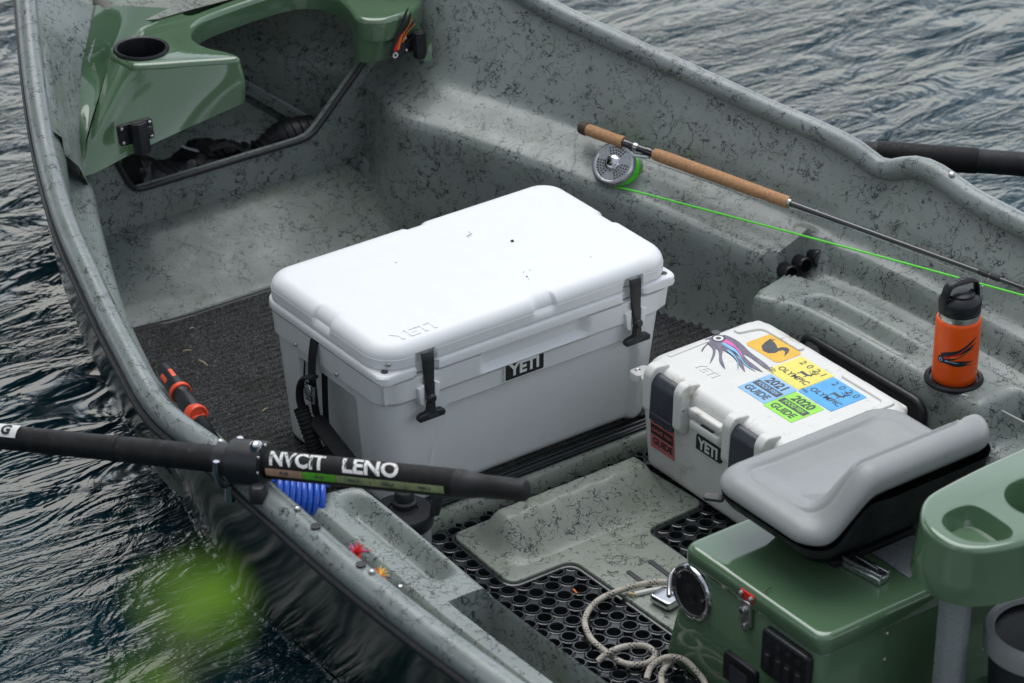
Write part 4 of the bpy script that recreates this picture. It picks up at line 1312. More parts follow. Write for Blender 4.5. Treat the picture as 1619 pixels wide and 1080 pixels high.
for k in range(4):
    x = -.040 + .0265 * k
    b = MB(); prism(b, rrect(x - .0085, x + .0085, -.040, .004, .003, 3), .010, .0125, fS, .0015); sw = b.build('rocker_well', 'ink', swp, 45)
    b = MB(); prism(b, rrect(x - .006, x + .006, -.036, -.002, .002, 3), .011, .0165 - .002 * (k % 2), fS, .002); b.build('rocker', 'rubber', sw, 45)
    b = MB(); prism(b, rrect(x - .006, x + .006, .018, .030, .002, 3), .0115, .0130, fS); b.build('indicator', 'ink', swp)
fP = frame((X0 - .003, -.855, .045), (0, -1, 0), (0, 0, 1))
b = MB(); prism(b, rrect(-.045, .045, -.030, .030, .008, 4), -.004, .010, fP, .004); sock = b.build('socket_plate', 'plastic_black', sbx, 45)
b = MB(); prism(b, rrect(-.024, .024, -.024, .012, .003, 4), .008, .0108, fP); b.build('socket_cover', 'slate_plastic', sock)
for p in ((0.3612, -1.0560, 0.1798), (0.3598, -1.0560, 0.1244), (0.6055, -1.0560, 0.0469), (0.6053, -1.0560, 0.0779)):
    bolt_part((p[0], Y0 + .002, p[2]), (0, -1, 0), sbx, .0042, .005, 'steel', 'screw')
# carabiner plate and slide rail on the lid
rl = MB(); p, q = Vector((0.3999, -0.8987, 0.2380)), Vector((0.4102, -0.9902, 0.2380))
d = q - p; fR = frame((p + q) / 2, d, Vector((0, 0, 1)).cross(d)); Lr_ = d.length
box(rl, (0, 0, .0), (Lr_, .030, .014), .002, 1, fR); box(rl, (0, .010, .010), (Lr_, .006, .010), .001, 1, fR); box(rl, (0, -.010, .010), (Lr_, .006, .010), .001, 1, fR)
rail_o = rl.build('slide_rail', 'alu', sbx)
b = MB(); box(b, (.01, 0, .012), (Lr_ * .6, .011, .008), .002, 1, fR); b.build('rail_carriage', 'plastic_black', rail_o)
b = MB(); tube(b, [fR @ Vector((-.03, .003, .017)), fR @ Vector((.03, -.001, .017))], .002, 8); b.build('release_rod', 'steel', rail_o)
b = MB(); box(b, (0.5079, -0.9531, 0.2320), (.10, .10, .004), .001, 1); b.build('seat_plate', 'alu_grey', sbx)

# ------------------------------------------------------------------ moulded grey seat
seat = thing('boat_seat', (.46, -.81, .24), 'padded grey boat seat on a black shell, mounted on the green box', 'seat')
SX0, SX1, SY0, SY1 = .258, .700, -.962, -.668
def bolster(x, y):
    k = sm(-.862, -.912, y) * 1.0
    rise = sm(.285, .400, x)
    dip = .012 * bandf(x, .34, .62, .05) * bandf(y, -.83, -.71, .04)
    return .090 * k * rise - dip
b = MB(); rings = []
def sr(q, z, r): return [(p[0], p[1], z) for p in rrect(SX0 + q, SX1 - q, SY0 + q, SY1 - q, max(.01, r), 10, 26)]
for z, q in ((.333, .010), (.335, .004), (.338, .001), (.341, .0)): rings.append(sr(q, z, .060))
for k in range(9):
    a = k / 8 * math.pi / 2; q = .034 * (1 - math.cos(a)); rings.append(sr(q, (.343 + .0265 * math.sin(a)), .060 - q * .5))
for q in (.040, .0440, .0465, .049, .056, .066, .078, .09, .102, .114, .126, .138): rings.append(sr(q, .3695 - (.0028 if .0435 < q < .0470 else 0) - .004 * sm(.05, .12, q), max(.012, .055 - q * .45)))
def sdisp(p, o):
    x, y, z = p
    k = bolster(x, y)
    return Vector((x, y - .010 * sm(.33, .44, z + k) * sm(-.85, -.93, y), z + k * (.80 + .20 * sm(.322, .36, z))))
loft(b, rings, True, True, sdisp); b.build('cushion', 'seat_grey', seat, 60)
b = MB(); rings = []
for z, ax, ay, r in ((.240, .085, .075, .03), (.262, .075, .060, .03), (.285, .045, .035, .04), (.306, .016, .012, .05), (.322, .004, .003, .06), (.331, .002, .002, .06)):
    rings.append([(p[0], p[1], z) for p in rrect(SX0 + ax, SX1 - ax, SY0 + ay - .008 * (z > .3), SY1 - ay, r, 10, 26)])
def shd(p, o):
    x, y, z = p
    return Vector((x, y - .012 * sm(-.90, -.95, y) * sm(.36, .42, x), z + bolster(x, y - .02) * .80 * sm(.295, .318, z)))
loft(b, rings, True, False, shd); shell = b.build('shell', 'seat_shell', seat, 60)
b = MB(); box(b, (.47, -.82, .236), (.20, .16, .014), .004, 2); b.build('mount', 'seat_shell', seat)
b = MB(); lv = frame((0.2661, -0.6806, 0.3100), (.5, -.6, 0), (.6, .5, .3)); prism(b, rrect(-.018, .020, -.008, .008, .006, 4), -.003, .003, lv, .002); b.build('recline_lever', 'rubber', seat, 45)

# ------------------------------------------------------------------ green casting brace in the bow
br = thing('casting_brace', (.45, 1.2, .3), 'glossy green moulded casting brace across the bow with drink holder and black rod mounts', 'casting brace')
ZB = .50
plan = [(.168, 1.300), (.166, 1.262), (.170, 1.228), (.186, 1.203), (.29, 1.152), (.366, 1.114), (.388, 1.113), (.393, 1.128), (.384, 1.160), (.364, 1.20), (.358, 1.24), (.370, 1.285), (.410, 1.325), (.47, 1.347), (.61, 1.366), (.70, 1.362), (.745, 1.325), (.752, 1.265), (.738, 1.20), (.722, 1.150), (.729, 1.120), (.757, 1.098), (.788, 1.096), (.855, 1.108), (.915, 1.18), (.88, 1.40), (.79, 1.475), (.511, 1.447), (.324, 1.397), (.285, 1.380), (.272, 1.352), (.205, 1.337)]
pc = [(p.x, p.y) for p in catmull([(a, c, 0) for a, c in plan], 4, closed=True)]
CUP = (.233, 1.276)
hole = [(CUP[0] + .053 * math.cos(2 * math.pi * k / 32), CUP[1] + .053 * math.sin(2 * math.pi * k / 32)) for k in range(32)]
trough = [(p.x, p.y) for p in catmull([(.41, 1.384, 0), (.425, 1.372, 0), (.47, 1.378, 0), (.60, 1.396, 0), (.72, 1.396, 0), (.75, 1.41, 0), (.72, 1.425, 0), (.60, 1.425, 0), (.47, 1.408, 0), (.42, 1.398, 0)], 4, closed=True)]
b = MB()
prism(b, pc, .448, ZB, None, .012, holes=[hole, trough])
# front face of the left lobe down to its slanting lower edge
def patch(rows, nsub=7):
    """rows: list of point rows (same length), smooth surface through them"""
    cr = [catmull(r, nsub) for r in rows]
    cols = [catmull([c[i] for c in cr], nsub) for i in range(len(cr[0]))]
    grid(b, len(cols), len(cols[0]), lambda i, j: cols[i][j])
TL = [(.1685, 1.300, .489), (.166, 1.262, .489), (.170, 1.228, .489), (.186, 1.203, .489), (.235, 1.179, .489), (.29, 1.152, .489), (.366, 1.114, .489), (.388, 1.113, .489), (.393, 1.130, .489)]
BL = [(0.0136, 1.1600, 0.3593), (0.0015, 1.1450, 0.3319), (-0.0040, 1.1350, 0.3130), (0.0399, 1.1250, 0.3227), (0.1016, 1.1200, 0.3392), (0.1897, 1.1180, 0.3550), (0.3518, 1.1000, 0.3894), (0.3850, 1.1000, 0.3942), (0.4055, 1.1250, 0.3885)]
MLp = [tuple(Vector(a).lerp(Vector(c), .5) + Vector(o)) for a, c, o in zip(TL, BL, [(0, 0, 0), (-.006, -.004, 0), (0, -.004, 0), (.014, .016, 0), (.004, .006, 0), (0, 0, 0), (0, -.004, 0), (.004, -.006, 0), (.004, 0, 0)])]
patch([TL, MLp, BL], 6)
# wing to the near side
WL = [(-0.0138, 1.1350, 0.3081), (0.0142, 1.1904, 0.3900), (0.0661, 1.2632, 0.4700), (0.1181, 1.3108, 0.5300), (0.1928, 1.3962, 0.5750)]
flg = MB()
wl_ = [Vector((xg(.97, False) + .035, .97, zg(.97, False) - .07)), Vector((xg(1.06, False) + .075, 1.06, zg(1.06, False) - .19)), Vector(WL[0]) + Vector((-.004, -.012, -.004))] + catmull(WL, 6)
grid(flg, 3, len(wl_), lambda i, j: [Vector((xg(wl_[j].y, False) + .018, wl_[j].y, zg(wl_[j].y, False) - .012)), Vector((xg(wl_[j].y, False) + .05, wl_[j].y, zg(wl_[j].y, False) - .035)).lerp(wl_[j], .2), wl_[j] + Vector((.018, .006, -.014))][i])
flg.build('bow_flange', 'liner', boat, 60)
WM = [(0.0015, 1.1450, 0.3319), (0.0255, 1.1760, 0.4000), (0.1121, 1.2703, 0.4550), (0.2093, 1.3562, 0.4900), (0.3126, 1.4302, 0.5300)]
WR = [(0.0136, 1.1600, 0.3593), (0.0322, 1.1712, 0.4000), (0.1527, 1.2906, 0.4550), (0.2715, 1.3681, 0.4850), (0.4214, 1.4199, 0.5000)]
patch([WL, WM, WR], 6)
# right lobe face
TR = [(.738, 1.20, .489), (.722, 1.150, .489), (.729, 1.120, .489), (.757, 1.098, .489), (.788, 1.096, .489), (.838, 1.106, .489), (0.8786, 1.1858, 0.4950), (0.8665, 1.1381, 0.4800), (0.8659, 1.1023, 0.4550), (0.8701, 1.0634, 0.4300)]
BR = [(0.7466, 1.2021, 0.3900), (0.7216, 1.1547, 0.3900), (0.7313, 1.1303, 0.3900), (0.7587, 1.1192, 0.3900), (0.7842, 1.1181, 0.3900), (0.8107, 1.1208, 0.3900), (0.8312, 1.1147, 0.3900), (0.8428, 1.0932, 0.3900), (0.8460, 1.0648, 0.3900), (0.8595, 1.0464, 0.3900)]
MR = [tuple(Vector(a).lerp(Vector(c), .5)) for a, c in zip(TR, BR)]
patch([TR, MR, BR], 6)
brace = b.build('moulding', 'green', br, 50)
b = MB(); lathe(b, [(.0525, -.075), (.0525, .0), (.054, .005), (.060, .0065), (.0625, .003), (.062, -.001)], 44, Matrix.Translation((CUP[0], CUP[1], ZB)), False, False)
lathe(b, [(.001, -.074), (.0525, -.074)], 32, Matrix.Translation((CUP[0], CUP[1], ZB)), False, False)
b.build('drink_holder', 'plastic_black', br)
b = MB(); prism(b, [(p[0] * 1.0, p[1]) for p in trough], .466, .474); b.build('trough_floor', 'green', br)
def rod_mount(f, s=1.0):
    b = MB(); prism(b, rrect(-.036 * s, .036 * s, -.021 * s, .021 * s, .006, 4), -.006, .007, f, .002); m = b.build('rod_mount', 'plastic_black', br, 45)
    b = MB()
    ring = [(.017 * s * math.cos(a * math.pi / 4 + .39), .017 * s * math.sin(a * math.pi / 4 + .39)) for a in range(8)]
    hole = [(.0095 * s * math.cos(a * math.pi / 8), .0095 * s * math.sin(a * math.pi / 8)) for a in range(16)]
    g = f @ Matrix.Translation((0, .026 * s, .024 * s)) @ Matrix.Rotation(R(-90), 4, 'X')
    prism(b, ring, -.062 * s, .0, g @ Matrix.Translation((0, 0, .0)), .002)
    prism(b, [(p[0], p[1]) for p in rrect(-.012 * s, .012 * s, -.010 * s, .012 * s, .002, 2)], -.048 * s, -.01 * s, g @ Matrix.Translation((0, .012 * s, 0)))
    b.build('socket', 'plastic_black', m, 35)
    b = MB(); lathe(b, [(.0105 * s, .0), (.0105 * s, .0006), (.0001, .0006)], 16, g @ Matrix.Translation((0, 0, .0004))); b.build('socket_hole', 'ink', m)
    b = MB(); box(b, (.024 * s, .0, .012 * s), (.014 * s, .018 * s, .014 * s), .002, 1, f); b.build('release_tab', 'rubber', m)
    for sx_ in (-1, 1):
        for sy_ in (-1, 1):
            b = MB(); lathe(b, [(.0042 * s, .0), (.004 * s, .010), (.002 * s, .0115), (.0003, .0117)], 10, f @ Matrix.Translation((.029 * s * sx_, .0145 * s * sy_, 0))); b.build('bolt', 'steel', m)
pm0 = Vector((0.1205, 1.1250, 0.3901))
e1 = (Vector((0.1758, 1.1180, 0.3942)) - Vector((0.0657, 1.1320, 0.3890))).normalized()
nf = Vector((-.28, -.93, .12)).normalized()
rod_mount(frame(pm0 + nf * .006, e1, nf.cross(e1)), 1.12)
pm1 = Vector((0.8448, 1.1132, 0.4250))
nf1 = Vector((.12, -.95, .1)).normalized(); e2 = Vector((.6, .1, .0)); e2 = (e2 - nf1 * e2.dot(nf1)).normalized()
f1 = frame(pm1 + nf1 * .010, e2, nf1.cross(e2))
rod_mount(f1, .98)
fe2 = frame((.790, 1.090, .404), (.040, .0, .118), (-1, .05, 0))
emblem(br, fe2, .118, ['ink', 'red_ink', 'orange_ink', 'orange_ink', 'ink'])

# black dry bag lying inside the bow locker
bag = thing('dry_bag', (0.4773, 1.3600, 0.1377), 'crumpled black dry bag lying inside the dark bow locker', 'bag')
b = MB(); rnd = random.Random(3)
path = [(0.2219, 1.3400, 0.1911), (0.2891, 1.3300, 0.1548), (0.3916, 1.3600, 0.1458), (0.4749, 1.3700, 0.1393), (0.5552, 1.3600, 0.1270)]
c = catmull(path, 9)
tube(b, c, [.046 + .010 * math.sin(i * .33) + .006 * rnd.random() for i in range(len(c))], 18, squash=(.8, 1.25))
for i in range(len(b.v)): b.v[i] += Vector((rnd.uniform(-.006, .006), rnd.uniform(-.006, .006), rnd.uniform(-.006, .006) - .015))
b.build('bag_body', 'cloth_black', bag, 30)
b = MB(); c = catmull([(0.5542, 1.3300, 0.1391), (0.5986, 1.3300, 0.1528), (0.6517, 1.3300, 0.1576), (0.7084, 1.3300, 0.1500)], 9)
tube(b, c, [.020 + .022 * sm(0, 18, i) + .003 * math.sin(i * 2.1) for i in range(len(c))], 16, squash=(.8, 1.0)); b.build('rolled_top', 'cloth_black', bag, 30)
b = MB(); tube(b, catmull([(0.3598, 1.3450, 0.2013), (0.3783, 1.3400, 0.1899), (0.4044, 1.3450, 0.1757)], 6), .005, 8, squash=(.4, 1.4)); b.build('bag_handle', 'alu_grey', bag)
b = MB(); tube(b, catmull([(0.4202, 1.3200, 0.1842), (0.4657, 1.3100, 0.1883), (0.4989, 1.3100, 0.1593), (0.4641, 1.3100, 0.1530)], 7), .012, 8, squash=(.3, 1.3)); b.build('bag_strap', 'webbing', bag)

# ------------------------------------------------------------------ oars
def wrap_text(txt, size, F, r, mat, name, parent, sx=1.0, shear=0.0, bold=.02, h=.0006):
    """lettering laid round a cylinder: F local x along the axis, z outward"""
    o = text_mesh(txt, size, Matrix.Identity(4), mat, name, parent, .0001, bold, 'CENTER', shear, sx)
    bm = bmesh.new(); bm.from_mesh(o.data)
    bmesh.ops.triangulate(bm, faces=bm.faces)
    for _ in range(2): bmesh.ops.subdivide_edges(bm, edges=[e for e in bm.edges if e.calc_length() > .006], cuts=1)
    for v in bm.verts:
        a = v.co.y / r
        v.co = F @ Vector((v.co.x, (r + h + v.co.z) * math.sin(a), (r + h + v.co.z) * math.cos(a) ))
    bm.to_mesh(o.data); bm.free()
    return o
def arc_patch(F, r, x0, x1, a0, a1, mat, name, parent, h=.0006):
    b = MB(); grid(b, 9, 7, lambda i, j: F @ Vector((x0 + (x1 - x0) * i / 8, (r + h) * math.sin(a0 + (a1 - a0) * j / 6), (r + h) * math.cos(a0 + (a1 - a0) * j / 6))))
    return b.build(name, mat, parent)
o0, o1 = Vector((-0.7760, 0.2571, 0.3600)), Vector((-0.2067, -0.7452, 0.5300))
oa = (o1 - o0).normalized(); OL = (o1 - o0).length
oar = thing('oar', tuple(o0.lerp(o1, .55)), 'black oar with white lettering resting across the near gunwale', 'oar')
def ot(px): return float((Vector(px) - o0).dot(oa))
tc0, tc1 = ot((-0.4918, -0.2524, 0.4450)), ot((-0.4554, -0.3122, 0.4550))
ts, te = ot((-0.2721, -0.6303, 0.5100)), ot((-0.2565, -0.6567, 0.5150))
def oseg(prof, n=28):
    b = MB(); tube(b, [o0 + oa * t for t, r in prof], [r for t, r in prof], n); return b
far_t = -1.5
sh_ = oseg([(-1.3, 0.0208), (0, 0.0228), (tc0 - .22, 0.0235), (tc0 - .215, 0.0244), (tc0 - .02, 0.0244), (tc0 + .02, 0.0244)]); shaft = sh_.build('shaft', 'oar_black', oar)
oseg([(tc0 - .25, 0.0237), (tc0 - .245, 0.0254), (tc0 - .24, 0.0254), (tc0 - .235, 0.0244)]).build('sleeve_lip', 'oar_black', oar)
oseg([(tc0 - .03, .026), (tc0 - .028, .030), (tc0 - .002, .030), (tc0, .0355), (tc0 + .004, .0405), (tc1 - .006, .0405), (tc1 - .002, .038), (tc1, .027)], 36).build('oar_stop', 'rubber', oar, 30)
oseg([(tc1, 0.0258), (ts, 0.0258)]).build('wrapped_shaft', 'oar_wrap', oar)
oseg([(ts, 0.0260), (ts + .006, 0.0264), (te, 0.0227), (te + .02, 0.0202), (OL - .010, 0.0193), (OL - .003, 0.0184), (OL, 0.0146)]).build('handle', 'oar_black', oar)
upv = Vector((0, 0, 1)); camv = (Vector(cam.location) - o0.lerp(o1, .6)).normalized()
zt = (camv * .72 + upv * .55); zt = (zt - oa * zt.dot(oa)).normalized()
def ofr(t): 
    m = Matrix((oa, zt.cross(oa), zt)).transposed().to_4x4(); m.translation = o0 + oa * t; return m
tl0 = ot((-0.4494, -0.3100, 0.4700)); 
wrap_text('NVCIT', .041, ofr(ot((-0.4092, -0.3680, 0.4660))), .0258, 'worn_white', 'lettering', oar, sx=.92, shear=-.25, bold=.03)
wrap_text('LENO', .041, ofr(ot((-0.3384, -0.4928, 0.4870))), .0258, 'worn_white', 'lettering', oar, sx=1.05, shear=-.25, bold=.03)
for (pa, pb, mt) in ((432, 492, 'tan'), (492, 546, 'label_green'), (546, 600, 'label_olive'), (600, 655, 'label_olive'), (655, 716, 'label_olive')):
    xa_ = ot(U_ := Vector((-0.4452, -0.3172, 0.4590))) + (ot((-0.2695, -0.6156, 0.5080)) - ot((-0.4452, -0.3172, 0.4590))) * (pa - 432) / 284.0
    xb_ = ot((-0.4452, -0.3172, 0.4590)) + (ot((-0.2695, -0.6156, 0.5080)) - ot((-0.4452, -0.3172, 0.4590))) * (pb - 432) / 284.0
    lb = arc_patch(ofr(0), .0258, xa_, xb_ - .0008, -1.30, -.74, mt, 'label_band', oar)
    wrap_text({'tan': 'AB', 'label_green': 'AS'}.get(mt, 'IBU'), 0.009, ofr((xa_ + xb_) / 2) @ Matrix.Rotation(1.02, 4, 'X'), .0258, 'ink_grey', 'print_mark', lb, sx=1.8, h=.0012)
tq = ot((-0.7096, 0.1542, 0.3750))
lp = arc_patch(ofr(tq), .0246, -.024, .024, -.45, .75, 'white_ink', 'label_patch', oar, .0012)
wrap_text('G', .028, ofr(tq) @ Matrix.Rotation(-.12, 4, 'X'), .0246, 'ink', 'lettering', lp, sx=1.0, bold=.04, h=.0022)
# blade out beyond the picture edge
b = MB(); bl0 = o0 + oa * -1.3; sd_ = oa.cross(upv).normalized()
grid(b, 12, 5, lambda i, j: bl0 - oa * (.72 * i / 11) + sd_ * ((j - 2) / 2 * (.03 + .06 * sm(0, 5, i))) + upv * (.012 * (1 - ((j - 2) / 2) ** 2)))
b.build('blade', 'oar_black', oar)
# oarlock
tcm = (tc0 + tc1) / 2
op = o0 + oa * (tc0 - .008)
b = MB(); hx = Vector((xg(op.y, False), op.y, zg(op.y, False)))
d1 = oa.cross(upv).normalized()
tube(b, catmull([op + d1 * .044 + upv * .022, op + d1 * .045 - upv * .005, op + d1 * .028 - upv * .036, op - upv * .045, op - d1 * .028 - upv * .036, op - d1 * .045 - upv * .005, op - d1 * .044 + upv * .022], 8), .006, 12)
ol = b.build('oarlock', 'chrome', boat)
b = MB(); tube(b, [op - upv * .050, op - upv * .085], .009, 12); b.build('oarlock_stem', 'chrome', ol)
b = MB(); hp = Vector((-0.4912, -0.3379, 0.4300)); lathe(b, [(.017, -.02), (.017, .002), (.012, .009), (.008, .010)], 24, Matrix.Translation(hp)); b.build('oarlock_bushing', 'rubber', boat)
b = MB(); lathe(b, [(.010, -.012), (.011, .0), (.011, .006), (.007, .010), (.001, .011)], 16, Matrix.Translation(o0 + oa * (tc1 - .010) + zt * .0395 + (zt.cross(oa)) * .012)); b.build('stop_bolt', 'chrome', oar)
for a in (-1.0, -.2, .7):
    b = MB(); f = ofr(tc1 - .001) @ Matrix.Translation((0, .035 * math.sin(a), .035 * math.cos(a))) @ Matrix.Rotation(R(90), 4, 'Y'); lathe(b, [(.0035, 0), (.0032, .002), (.0005, .003)], 10, f); b.build('stop_screw', 'steel', oar)

faro = thing('oar', (1.4770, 0.0275, 0.3700), 'plain black oar shaft lying outside the far gunwale above the water', 'oar')
q0, q1 = Vector((1.2920, 0.2105, 0.3720)), Vector((1.8721, -0.3777, 0.3720))
b = MB(); tube(b, [q0, q0.lerp(q1, .2), q1], [.024, .0262, .027], 24); b.build('shaft', 'oar_black', faro)
b = MB(); tube(b, [q0.lerp(q1, .16), q0.lerp(q1, .165), q0.lerp(q1, .42), q0.lerp(q1, .425)], [.0262, .0285, .0285, .0262], 24); b.build('sleeve', 'oar_wrap', faro)

# ------------------------------------------------------------------ odds and ends on the near side
nz = thing('hose_nozzle', (-0.2779, 0.2899, 0.2600), 'black pump nozzle with orange-red cap and trims beside the near gunwale', 'nozzle')
n0, n1 = Vector((-0.2587, 0.3884, 0.2620)), Vector((-0.2930, 0.1978, 0.2520))
na = (n1 - n0).normalized(); NL = (n1 - n0).length
def nseg(prof, n=22):
    b = MB(); tube(b, [n0 + na * t * NL for t, r in prof], [r for t, r in prof], n); return b
nseg([(0, .010), (.02, .0155), (.10, .0185), (.30, .0195), (.42, .0205), (.47, .0205)]).build('head', 'plastic_black', nz, 35)
nseg([(.47, .0212), (.475, .0222), (.52, .0222), (.525, .0212)]).build('trim_ring', 'red', nz, 35)
nseg([(.525, .0190), (.56, .0170), (.62, .0175), (.66, .0195), (.90, .0200), (.92, .0195)]).build('barrel', 'plastic_black', nz, 35)
for k, a in enumerate((-.6, .5, 2.0)):
    fz = frame(n0 + na * NL * .24, na, Vector((-.55, -.45, .7)))
    b = MB(); zz = fz.to_3x3() @ Vector((0, math.cos(a), math.sin(a))); prism(b, rrect(-.002, .026, -.0045, .0045, .003, 3), .0150, .0199, frame(n0 + na * NL * .2, na, zz.cross(na)), .001); b.build('grip_stripe', 'red', nz)
capd = (camv * .55 + na * .35 + Vector((.25, -.3, -.1))).normalized()
fcap = capd.to_track_quat('Z', 'Y').to_matrix().to_4x4(); fcap.translation = n0 + na * NL * .97
b = MB(); lathe(b, [(.0205, -.018), (.0225, -.014), (.0225, .002), (.0205, .005), (.0175, .005), (.0165, .0015), (.0005, .0015)], 28, fcap); ncap = b.build('end_cap', 'red', nz, 35)
b = MB(); box(b, (0, 0, .004), (.030, .007, .007), .002, 1, fcap); b.build('cap_grip', 'red', ncap)
hz = [n0 + na * NL * .9 - camv * .01, (-0.2943, 0.1692, 0.2350), (-0.2965, 0.1388, 0.2250), (-0.2932, 0.1135, 0.2050), (-0.2764, 0.0971, 0.1700)]
b = MB(); c = catmull(hz, 14); tube(b, c, [.0135 + .0018 * (1 if i % 2 else -1) for i in range(len(c))], 14); b.build('corrugated_hose', 'rubber', nz, 20)

coil = thing('coiled_hose', (-0.2417, -0.0861, 0.1900), 'bright blue coiled hose tucked under the near oar', 'hose')
k0, k1 = Vector((-0.2851, -0.0620, 0.2050)), Vector((-0.2108, -0.1126, 0.1850))
ka = (k1 - k0).normalized(); k2 = (upv - ka * upv.dot(ka)).normalized(); k3 = ka.cross(k2)
pts = []
turns = 8
for i in range(turns * 20 + 1):
    t = i / (turns * 20); a = 2 * math.pi * turns * t
    pts.append(k0.lerp(k1, t) + (k2 * math.cos(a) + k3 * math.sin(a)) * (.040 + .003 * math.sin(t * 9)) + ka * .004 * math.sin(a))
b = MB(); tube(b, pts, .0056, 9); b.build('coil', 'blue', coil)
b = MB(); tube(b, catmull([k0 + k2 * .036, k0 + ka * -.02 + k2 * .03 - upv * .01, k0 + ka * -.05 - upv * .04], 6), .0056, 9); b.build('hose_end', 'blue', coil)
b = MB(); tube(b, [k0 + ka * .02 - k3 * .008 + k2 * .01, k0 + ka * .06 + k2 * .004 - k3 * .008], .010, 10); b.build('valve', 'white_ink', coil)

can = thing('canister', (-.02, -.075, -.03), 'black lidded canister with a wire bail behind the near side box', 'canister')
cb0 = Matrix.Translation((-0.0194, -0.0966, 0.0900))
b = MB(); lathe(b, [(.055, -.118), (.056, -.03), (.056, -.008)], 36, cb0); b.build('body', 'alu_grey', can)
b = MB(); lathe(b, [(.059, -.028), (.060, -.024), (.060, -.004), (.057, .001), (.030, .003), (.028, .0), (.001, .0)], 40, cb0); cl_ = b.build('lid', 'plastic_black', can, 35)
b = MB(); lathe(b, [(.024, .0), (.024, .010), (.020, .014), (.019, .030), (.017, .033), (.001, .034)], 28, cb0 @ Matrix.Translation((.012, .012, 0))); b.build('screw_cap', 'rubber', cl_, 35)
b = MB(); tube(b, catmull([(-0.0635, -0.0804, 0.0750), (-0.0325, -0.1214, 0.0700), (0.0023, -0.1357, 0.0730), (0.0172, -0.1445, 0.0850), (0.0194, -0.1500, 0.1000)], 8), .0035, 10); bail = b.build('wire_bail', 'chrome', can)
b = MB(); tube(b, [(0.0177, -0.1502, 0.0950), (0.0231, -0.1512, 0.1180), (0.0340, -0.1487, 0.1400)], [.010, .0105, .010], 14); b.build('bail_grip', 'rubber', bail)

# fly patch along the near gunwale with two flies stuck in it
fp = thing('fly_patch', (-0.4558, -0.5656, 0.3850), 'narrow black foam fly strip along the inside of the near gunwale', 'fly strip')
b = MB(); pts = [(-0.4373, -0.4330, 0.3840), (-0.4322, -0.4869, 0.3800), (-0.4288, -0.5524, 0.3780), (-0.4289, -0.6181, 0.3780), (-0.4370, -0.6795, 0.3820)]
tube(b, catmull(pts, 6), .0075, 10, squash=(.7, 1.0)); b.build('foam_strip', 'rubber', fp)
def fly(p, mats, label, n=26, s=.028):
    t = thing('fishing_fly', p, label, 'fishing fly', 'flies stuck in the foam strip')
    p = Vector(p); rn = random.Random(int(abs(p.x * 9999)))
    b = MB(); tube(b, [p + Vector((0, .014, 0)), p, p + Vector((.002, -.014, .002))], [.002, .004, .002], 8); b.build('fly_body', mats[0], t)
    for q, mt in enumerate(mats):
        b = MB()
        for k in range(n // len(mats)):
            d = Vector((rn.uniform(-1, 1), rn.uniform(-1.2, 1.2), rn.uniform(.05, 1.0))).normalized()
            tube(b, [p, p + d * s * .55, p + d * s * rn.uniform(.7, 1.1) + Vector((0, 0, -.004))], [.0014, .0011, .0005], 5)
        b.build('hackle', mt, t)
    b = MB(); tube(b, catmull([p + Vector((0, -.012, 0)), p + Vector((.004, -.028, .002)), p + Vector((.010, -.024, .006)), p + Vector((.008, -.016, .006))], 5), .0008, 6); b.build('hook', 'chrome', t)
fly((-0.4345, -0.5574, 0.3880), ['red_ink', 'pink', 'red'], 'bushy red fly stuck in the black foam strip', 40, .030)
fly((-0.4363, -0.6349, 0.3860), ['orange_ink', 'st_lemon', 'orange_ink'], 'orange and yellow fly stuck lower in the foam strip', 26, .024)
b = MB(); tube(b, catmull([(-0.4468, -0.5718, 0.3900), (-0.4127, -0.5441, 0.3700), (-0.4041, -0.5521, 0.3500), (-0.4357, -0.6127, 0.3700)], 8), .0008, 5); b.build('tippet', 'rod_blank', fp)
for px in ((-0.3864, -0.5834, 0.3100), (-0.3270, -0.5354, 0.2700)):
    b = MB(); lathe(b, [(.0045, 0), (.004, .002), (.001, .003)], 10, Matrix.Translation(px)); b.build('bead', 'chrome', fp)

# anchor rope
rope = thing('anchor_rope', (0.1437, -0.5339, -0.0200), 'pale braided rope with dark flecks looped on the black mat beside the green box', 'rope')
b = MB()
rp_ = [(0.3410, -0.4830, -0.0120), (0.3095, -0.4600, -0.0120), (0.2502, -0.4466, -0.0120), (0.1889, -0.4465, -0.0140), (0.1328, -0.4796, -0.0140), (0.1036, -0.5310, -0.0140), (0.0992, -0.5754, -0.0160), (0.1046, -0.6315, -0.0180), (0.1334, -0.6575, -0.0180), (0.1634, -0.6536, -0.0140), (0.1601, -0.6310, -0.0040), (0.1260, -0.6132, 0.0000), (0.0903, -0.6055, -0.0040), (0.0674, -0.6028, -0.0160)]
tube(b, catmull(rp_, 10), .0060, 12, uv=True); b.build('rope_loop', 'rope', rope)
b = MB()
rp_ = [(0.1034, -0.7024, -0.0140), (0.1270, -0.6874, -0.0040), (0.1582, -0.6892, 0.0040), (0.1802, -0.7103, 0.0040), (0.1879, -0.7382, -0.0060), (0.1797, -0.7816, -0.0160), (0.1339, -0.8265, -0.0200)]
tube(b, catmull(rp_, 10), .0060, 12, uv=True); b.build('rope_loop', 'rope', rope)
b = MB()
rp_ = [(0.1115, -0.7407, -0.0180), (0.1342, -0.7085, -0.0120), (0.1697, -0.6905, -0.0100), (0.1950, -0.6893, -0.0140)]
tube(b, catmull(rp_, 10), .0060, 12, uv=True); b.build('rope_loop', 'rope', rope)
b = MB(); tube(b, catmull([(0.3324, -0.4900, -0.0180), (0.2993, -0.4730, -0.0200), (0.2647, -0.4639, -0.0200)], 6), .0055, 8, uv=True); b.build('rope_tail', 'cord_white', rope)
cl = thing('rope_clip', (0.2964, -0.5187, -0.0100), 'polished steel rope clip on the foot board beside the green box', 'clip')
